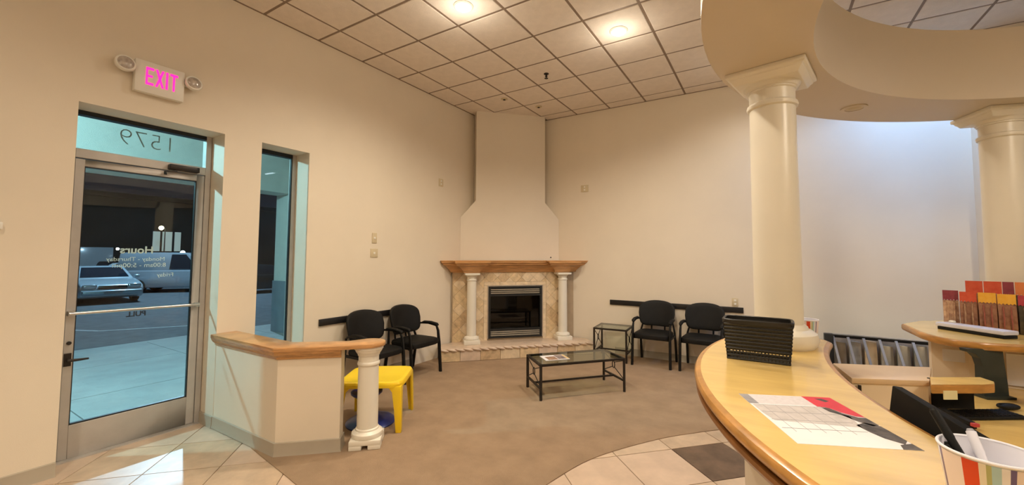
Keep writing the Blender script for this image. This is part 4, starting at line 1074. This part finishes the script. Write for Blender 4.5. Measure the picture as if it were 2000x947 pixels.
# low metal rack by the back wall
M_rackbar = mat('rack_bar_metal', (.42, .40, .38), .35, metal=.5, var=.1)
rk = thing('metal_rack', 'low metal rack with slanted silver bars against the blue lit wall', 'rack', (1.1, 6.35, .006))
b = MB(); b.box(.60, 1.56, 6.28, 6.32, .635, .665); b.build('top_rail', M_blackm, rk, smooth=False)
b = MB(); b.box(.60, 1.56, 6.40, 6.44, .006, .66); b.build('back_panel', mat('rack_panel', (.44, .39, .34), .5, var=.4, scale=4), rk, smooth=False)
b = MB(); b.box(.60, 1.60, 5.98, 6.02, .03, .06); b.build('bottom_rail', M_blackm, rk, smooth=False)
for k in range(7):
    x = .66+.145*k
    b = MB(); b.bar((x, 6.28, .65), (x+.085, 6.0, .05), .026, .012); b.build('bar', M_rackbar, rk, smooth=False)
for k in range(6):
    x = .735+.145*k
    b = MB(); b.loft([[(x-.06, 6.30, .06), (x+.06, 6.30, .06), (x+.06, 6.39, .06), (x-.06, 6.39, .06)], [(x-.055, 6.335, .58+.02*(k % 3)), (x+.055, 6.335, .57+.02*(k % 3)), (x+.055, 6.39, .57+.02*(k % 3)), (x-.055, 6.39, .58+.02*(k % 3))]]); b.build('pocket', [M_louver, mat('pocket_grey', (.40, .36, .32), .5, var=.3), M_beige][k % 3] if k < 3 else M_louver, rk, bevel=.006)
b = MB(); b.box(.57, .66, 6.20, 6.30, .006, .68); b.build('end_post', M_fbx, rk, bevel=.006)

# ------------------------------------------------------------------ outside: porch, parking lot, cars
M_conc = mat('concrete', (.36, .38, .38), .75, var=.14, scale=2.2, bump=.2, bscale=40)
M_asph = mat('asphalt', (.085, .10, .115), .8, var=.3, scale=5, bump=.3, bscale=80)
M_stucco = mat('stucco', (.62, .60, .54), .8, var=.06, scale=4, bump=.3, bscale=80)
M_pierb = mat('pier_base_paint', (.18, .22, .27), .7, var=.12, scale=4)
sw = thing('trim_2', None, None, (-7.5, 3, -.15), kind='structure')
sx = [-10.15, -8.6, -6.85, -4.86]; syy = [-9+1.72*k for k in range(17)]
for i in range(3):
    for j in range(16):
        b = MB(); b.box(sx[i]+.006, sx[i+1]-.006, syy[j]+.006, syy[j+1]-.006, -.2, -.05); b.build('pavement_slab', M_conc, sw, smooth=False)
b = MB(); b.box(-10.30, -10.15, -9, 18, -.3, -.05); b.build('kerb', M_conc, sw, smooth=False)
lot = MB(); lot.box(-90, -10.30, -40, 80, -.4, -.15); struct(lot.build('floor_parking_lot', M_asph, smooth=False))
M_line = mat('road_paint', (.40, .44, .46), .7, var=.3, scale=8)
pl = thing('parking_lines', 'faded white parking line painted on the asphalt', 'road marking', (-14, 4, -.15))
for x0, y0, x1, y1 in ((-13.2, 3.1, -12.0, 5.0), (-16.5, 1.6, -13.2, 3.1)):
    b = MB(); b.bar((x0, y0, -.148), (x1, y1, -.148), .10, .006); b.build('line', M_line, pl, smooth=False)
bm_ = MB(); bm_.box(-9.35, -8.80, -9, 18, 2.93, 4.3); struct(bm_.build('trim_3', M_stucco, smooth=False))
bm_ = MB(); bm_.box(-9.35, XO, -9, 18, 4.0, 4.3); struct(bm_.build('ceiling_porch', M_stucco, smooth=False))
pier = thing('porch_pier', 'square porch pier with dark lower band outside the narrow window', 'pier', (-9.08, 5.23, -.05))
b = MB(); b.box(-9.35, -8.80, 4.91, 5.55, 1.05, 2.93); b.build('upper', M_stucco, pier, smooth=False)
b = MB(); b.box(-9.37, -8.78, 4.89, 5.57, -.05, 1.05); b.build('lower_band', M_pierb, pier, smooth=False)
# porch lamp
x, y, z, wt = PORCH_LAMP
plt = thing('porch_light', 'round cool white porch lamp under the canopy outside', 'lamp', (x, y, 4.0))
b = MB(); b.lathe([(.015, 4.0), (.015, z+.22), (.14, z+.17), (.16, z+.12), (.12, z+.11)], (x, y), 24); b.build('housing', M_alu, plt)
b = MB(); b.lathe([(.12, z+.11), (.10, z+.09), (.01, z+.085)], (x, y), 24); b.build('lens', emit('porch_lens', (.6, .95, 1.0), 8), plt)
l = lamp('porch_glow', (0, 0, z-4.0), wt, (.42, .84, 1.0), .06); l.parent = plt
# parking lot lamp post
x, y, z, wt = LOT_LAMP
pp = thing('lamp_post', 'tall parking lot lamp post with floodlight head', 'lamp post', (x, y, -.15))
b = MB(); b.lathe([(.10, -.15), (.06, z+.1)], (x, y+.7), 12); b.build('pole', M_alu_d, pp)
b = MB(); b.bar((x, y+.7, z+.08), (x, y-.1, z+.14), .08); b.box(x-.2, x+.2, y-.3, y+.3, z+.05, z+.18); b.build('head', M_alu_d, pp)
l = lamp('flood_glow', (0, 0, z-.1+.15), wt, (.50, .76, 1.0), .12); l.parent = pp

M_car1 = mat('car_silver_paint', (.46, .55, .62), .25, metal=.35, var=.03, coat=.6)
M_car2 = mat('van_grey_paint', (.36, .41, .46), .25, metal=.3, var=.03, coat=.6)
M_car3 = mat('car_dark_paint', (.03, .035, .04), .25, metal=.4, var=.03, coat=.6)
M_car4 = mat('car_white_paint', (.55, .60, .64), .25, var=.03, coat=.5)
M_cglass = mat('car_glass', (.012, .018, .028), .06, spec=.8, var=.1)
M_tyre = mat('tyre_rubber', (.012, .012, .012), .8, var=.2)
M_hlamp = mat('headlamp_glass', (.55, .60, .65), .12, metal=.5, var=.1)
M_tlamp = emit('tail_lamp', (1.0, .05, .04), 6.0)
def car(label, loc, rot, paint, kind='sedan', lit_tail=False):
    t = thing('car' if kind == 'sedan' else 'van', label, 'car' if kind == 'sedan' else 'van', loc, rot)
    if kind == 'sedan':
        L, Wd = 4.6, .88
        prof = [(-2.3, .32), (-2.28, .70), (-2.2, .90), (-1.6, .96), (.95, .95), (1.7, .86), (2.18, .74), (2.3, .58), (2.3, .30), (2.1, .22), (-2.1, .22)]
        roof = [(-1.75, .94), (-1.15, 1.38), (-.6, 1.44), (.05, 1.42), (.95, .94)]; rw = .66
    else:
        L, Wd = 4.5, .90
        prof = [(-2.25, .35), (-2.25, .95), (-2.2, 1.02), (1.0, 1.02), (1.65, .98), (2.1, .80), (2.25, .60), (2.25, .32), (2.05, .24), (-2.1, .24)]
        roof = [(-2.2, 1.01), (-2.12, 1.80), (-1.9, 1.85), (.2, 1.85), (.45, 1.78), (1.25, 1.01)]; rw = .76
    b = MB(); b.loft([[Vector((x, s*Wd, z)) for x, z in prof] for s in (-1, 1)]); b.build('body', paint, t, bevel=.06, seg=3, world=False)
    b = MB(); n = len(roof)
    def yw(z): return Wd-.04+(rw-Wd+.04)*max(0, (z-.95))/(roof[n//2][1]-.95)
    b.loft([[Vector((x, s*yw(z), z)) for x, z in roof] for s in (-1, 1)]); cabin = b.build('cabin', paint, t, bevel=.03, seg=2, world=False)
    # glass panels, slightly proud
    def panel(p, q, name, w_=.86):
        (xa, za), (xb, zb) = p, q
        d_ = Vector((zb-za, 0, -(xb-xa))).normalized(); 
        if d_.z < 0: d_ = -d_
        a0 = Vector((xa, 0, za)).lerp(Vector((xb, 0, zb)), .10)+d_*.012; a1 = Vector((xa, 0, za)).lerp(Vector((xb, 0, zb)), .90)+d_*.012
        bb = MB(); y0, y1 = yw(a0.z)*w_, yw(a1.z)*w_
        bb.poly([(a0.x, -y0, a0.z), (a0.x, y0, a0.z), (a1.x, y1, a1.z), (a1.x, -y1, a1.z)]); bb.build(name, M_cglass, cabin, world=False, smooth=False)
    panel(roof[-1], roof[-2], 'windshield'); panel(roof[0], roof[1], 'rear_window')
    zt, zb_ = roof[n//2][1]-.09, 1.0 if kind == 'sedan' else 1.08
    wins = [(-1.25, -.42), (-.36, .52)] if kind == 'sedan' else [(-.25, .85)]
    for s in (-1, 1):
        for xa, xb in wins:
            k = .22
            bb = MB(); last = xb > .4
            bb.poly([(xa, s*(yw(zb_)+.012), zb_), (xb, s*(yw(zb_)+.012), zb_), (xb-(.5 if last else .06), s*(yw(zt)+.012), zt), (xa+(.30 if (xa < -1 and kind == 'sedan') else .05), s*(yw(zt)+.012), zt)])
            bb.build('side_window', M_cglass, cabin, world=False, smooth=False)
        b = MB(); b.pad((.72, s*(Wd+.10), 1.0), (.06, .10, .07), .6, .6, 12, 8); b.build('mirror', paint, t, world=False)
        for xw in (-1.4, 1.4):
            b = MB(); Tm = Matrix.Translation((xw, s*(Wd-.09), .32)) @ Matrix.Rotation(pi/2, 4, 'X')
            b.lathe([(.19, -.10), (.30, -.11), (.32, -.08), (.32, .08), (.30, .11), (.19, .10)], (0, 0), 24, Tm); wh = b.build('wheel', M_tyre, t, world=False)
            b = MB(); b.lathe([(.03, -.105), (.19, -.10), (.19, .10), (.03, .105)], (0, 0), 16, Tm); b.build('hub', M_steel, wh, world=False)
        zf = .70
        b = MB(); b.pad((2.20, s*.62, zf), (.09, .20, .075), .5, .5, 14, 8); b.build('headlamp', M_hlamp, t, world=False)
        b = MB(); b.pad((-2.24, s*.68, .80), (.05, .15, .08), .5, .5, 14, 8); b.build('tail_lamp', M_tlamp if lit_tail else mat('tail_dull', (.15, .01, .01), .3), t, world=False)
    b = MB(); b.box(2.24, 2.315, -.40, .40, .58, .72); b.build('grille', M_car3, t, bevel=.01, world=False)
    b = MB(); b.box(2.22, 2.40, -.84, .84, .36, .54); b.build('bumper', paint, t, bevel=.05, seg=3, world=False)
    b = MB(); b.box(2.40, 2.41, -.26, .26, .40, .50); b.build('number_plate', M_pg, t, world=False, smooth=False)
    if kind == 'sedan': t.scale = (.93, .93, .91)
    return t
car('silver sedan facing the door in the parking lot', (-22.2, 5.15, -.15), radians(-4), M_car1)
car('grey van parked beside the silver sedan', (-24.2, 8.5, -.15), radians(50), M_car2, 'van')
car('dark car parked left of the silver sedan', (-25.5, 2.0, -.15), radians(-6), M_car3)
car('white car parked behind the sedan and van', (-31.5, 9.0, -.15), radians(60), M_car4)
car('dark car with glowing red tail lamps further back', (-36.0, 8.9, -.15), radians(165), M_car3, lit_tail=True)
car('dark car seen through the narrow window', (-20.5, 10.4, -.15), radians(80), M_car3)
# white box truck far back
bt = thing('box_truck', 'white box truck at the far left of the lot', 'truck', (-47, 10.05, -.15), radians(180))
b = MB(); b.box(-2.2, 2.2, -1.0, 1.0, .7, 2.3); b.build('cargo_box', M_car4, bt, bevel=.03, world=False)
b = MB(); b.loft([[(2.25, -.9, .4), (2.25, .9, .4), (2.25, .9, 1.9), (2.25, -.9, 1.9)], [(3.6, -.9, .4), (3.6, .9, .4), (3.3, .85, 1.2), (3.3, -.85, 1.2)]]); b.build('cab', M_car4, bt, bevel=.05, world=False)
for xw in (-1.4, 2.9):
    for s in (-1, 1):
        b = MB(); b.lathe([(.2, -.12), (.4, -.12), (.42, 0), (.4, .12), (.2, .12)], (0, 0), 20, Matrix.Translation((xw, s*.85, .42)) @ Matrix.Rotation(pi/2, 4, 'X')); b.build('wheel', M_tyre, bt, world=False)
# far building with lit windows
M_bld = mat('far_wall', (.045, .042, .035), .9, var=.3, scale=.5)
M_litw = emit('lit_window', (.55, .66, .64), .38)
fbld = thing('far_building', 'long dark building with a few lit windows across the lot', 'building', (-58, 16, -.15))
b = MB(); b.box(-64, -58, -18, 52, -.15, 7.5); b.build('wall', M_bld, fbld, smooth=False)
b = MB(); b.box(-64.4, -57.6, -18.4, 52.4, 7.5, 8.0); b.build('roof', M_bld, fbld, smooth=False)
for yc, wd in ((17.7, .75), (18.65, 1.0), (19.6, .7), (20.9, .55), (22.0, .7), (23.4, .8)):
    for z0, z1 in ((1.9, 4.2), (1.0, 1.75)):
        if yc > 20.2 and z0 > 1.5 and wd < .75: continue
        b = MB(); b.box(-58.02, -57.96, yc-wd/2, yc+wd/2, z0, z1); fr = b.build('window', M_alu_d, fbld, smooth=False)
        b = MB(); b.box(-57.96, -57.94, yc-wd/2+.06, yc+wd/2-.06, z0+.06, z1-.06); b.build('pane', M_litw, fr, smooth=False)
# distant street lamps
def street_lamp(x, y, z, label, col, s=.13, e=30):
    t = thing('street_lamp', label, 'street lamp', (x, y, -.15), 0, 'distant street lamps')
    b = MB(); b.lathe([(.07, -.15), (.04, z)], (x, y+.3), 8); b.build('pole', M_alu_d, t)
    b = MB(); b.box(x-.15, x+.15, y-.1, y+.3, z+s, z+s+.08); b.build('hood', M_alu_d, t, smooth=False)
    b = MB(); b.pad((x, y, z), (s, s, s), 1, 1, 12, 8); b.build('lamp_globe', emit('street_globe', col, e), t)
street_lamp(-50, 15.6, 4.15, 'distant warm street lamp above the lit windows', (1.0, .78, .45), .20, 12)
street_lamp(-52, 20.0, 4.6, 'distant warm street lamp near the door frame', (1.0, .82, .55), .13, 8)
street_lamp(-40, 13.9, 1.75, 'distant white street lamp above the van roof', (.75, .88, 1.0), .16, 14)
street_lamp(-52, 13.1, 2.1, 'distant white street lamp behind the lettering', (.95, .9, .8), .12, 10)
street_lamp(-46, 20.8, 1.9, 'distant bright lamp seen through the narrow window', (.95, .9, .8), .16, 10)
street_lamp(-52, 8.4, 2.2, 'distant faint street lamp at the left of the glass', (.8, .75, .6), .10, 3)
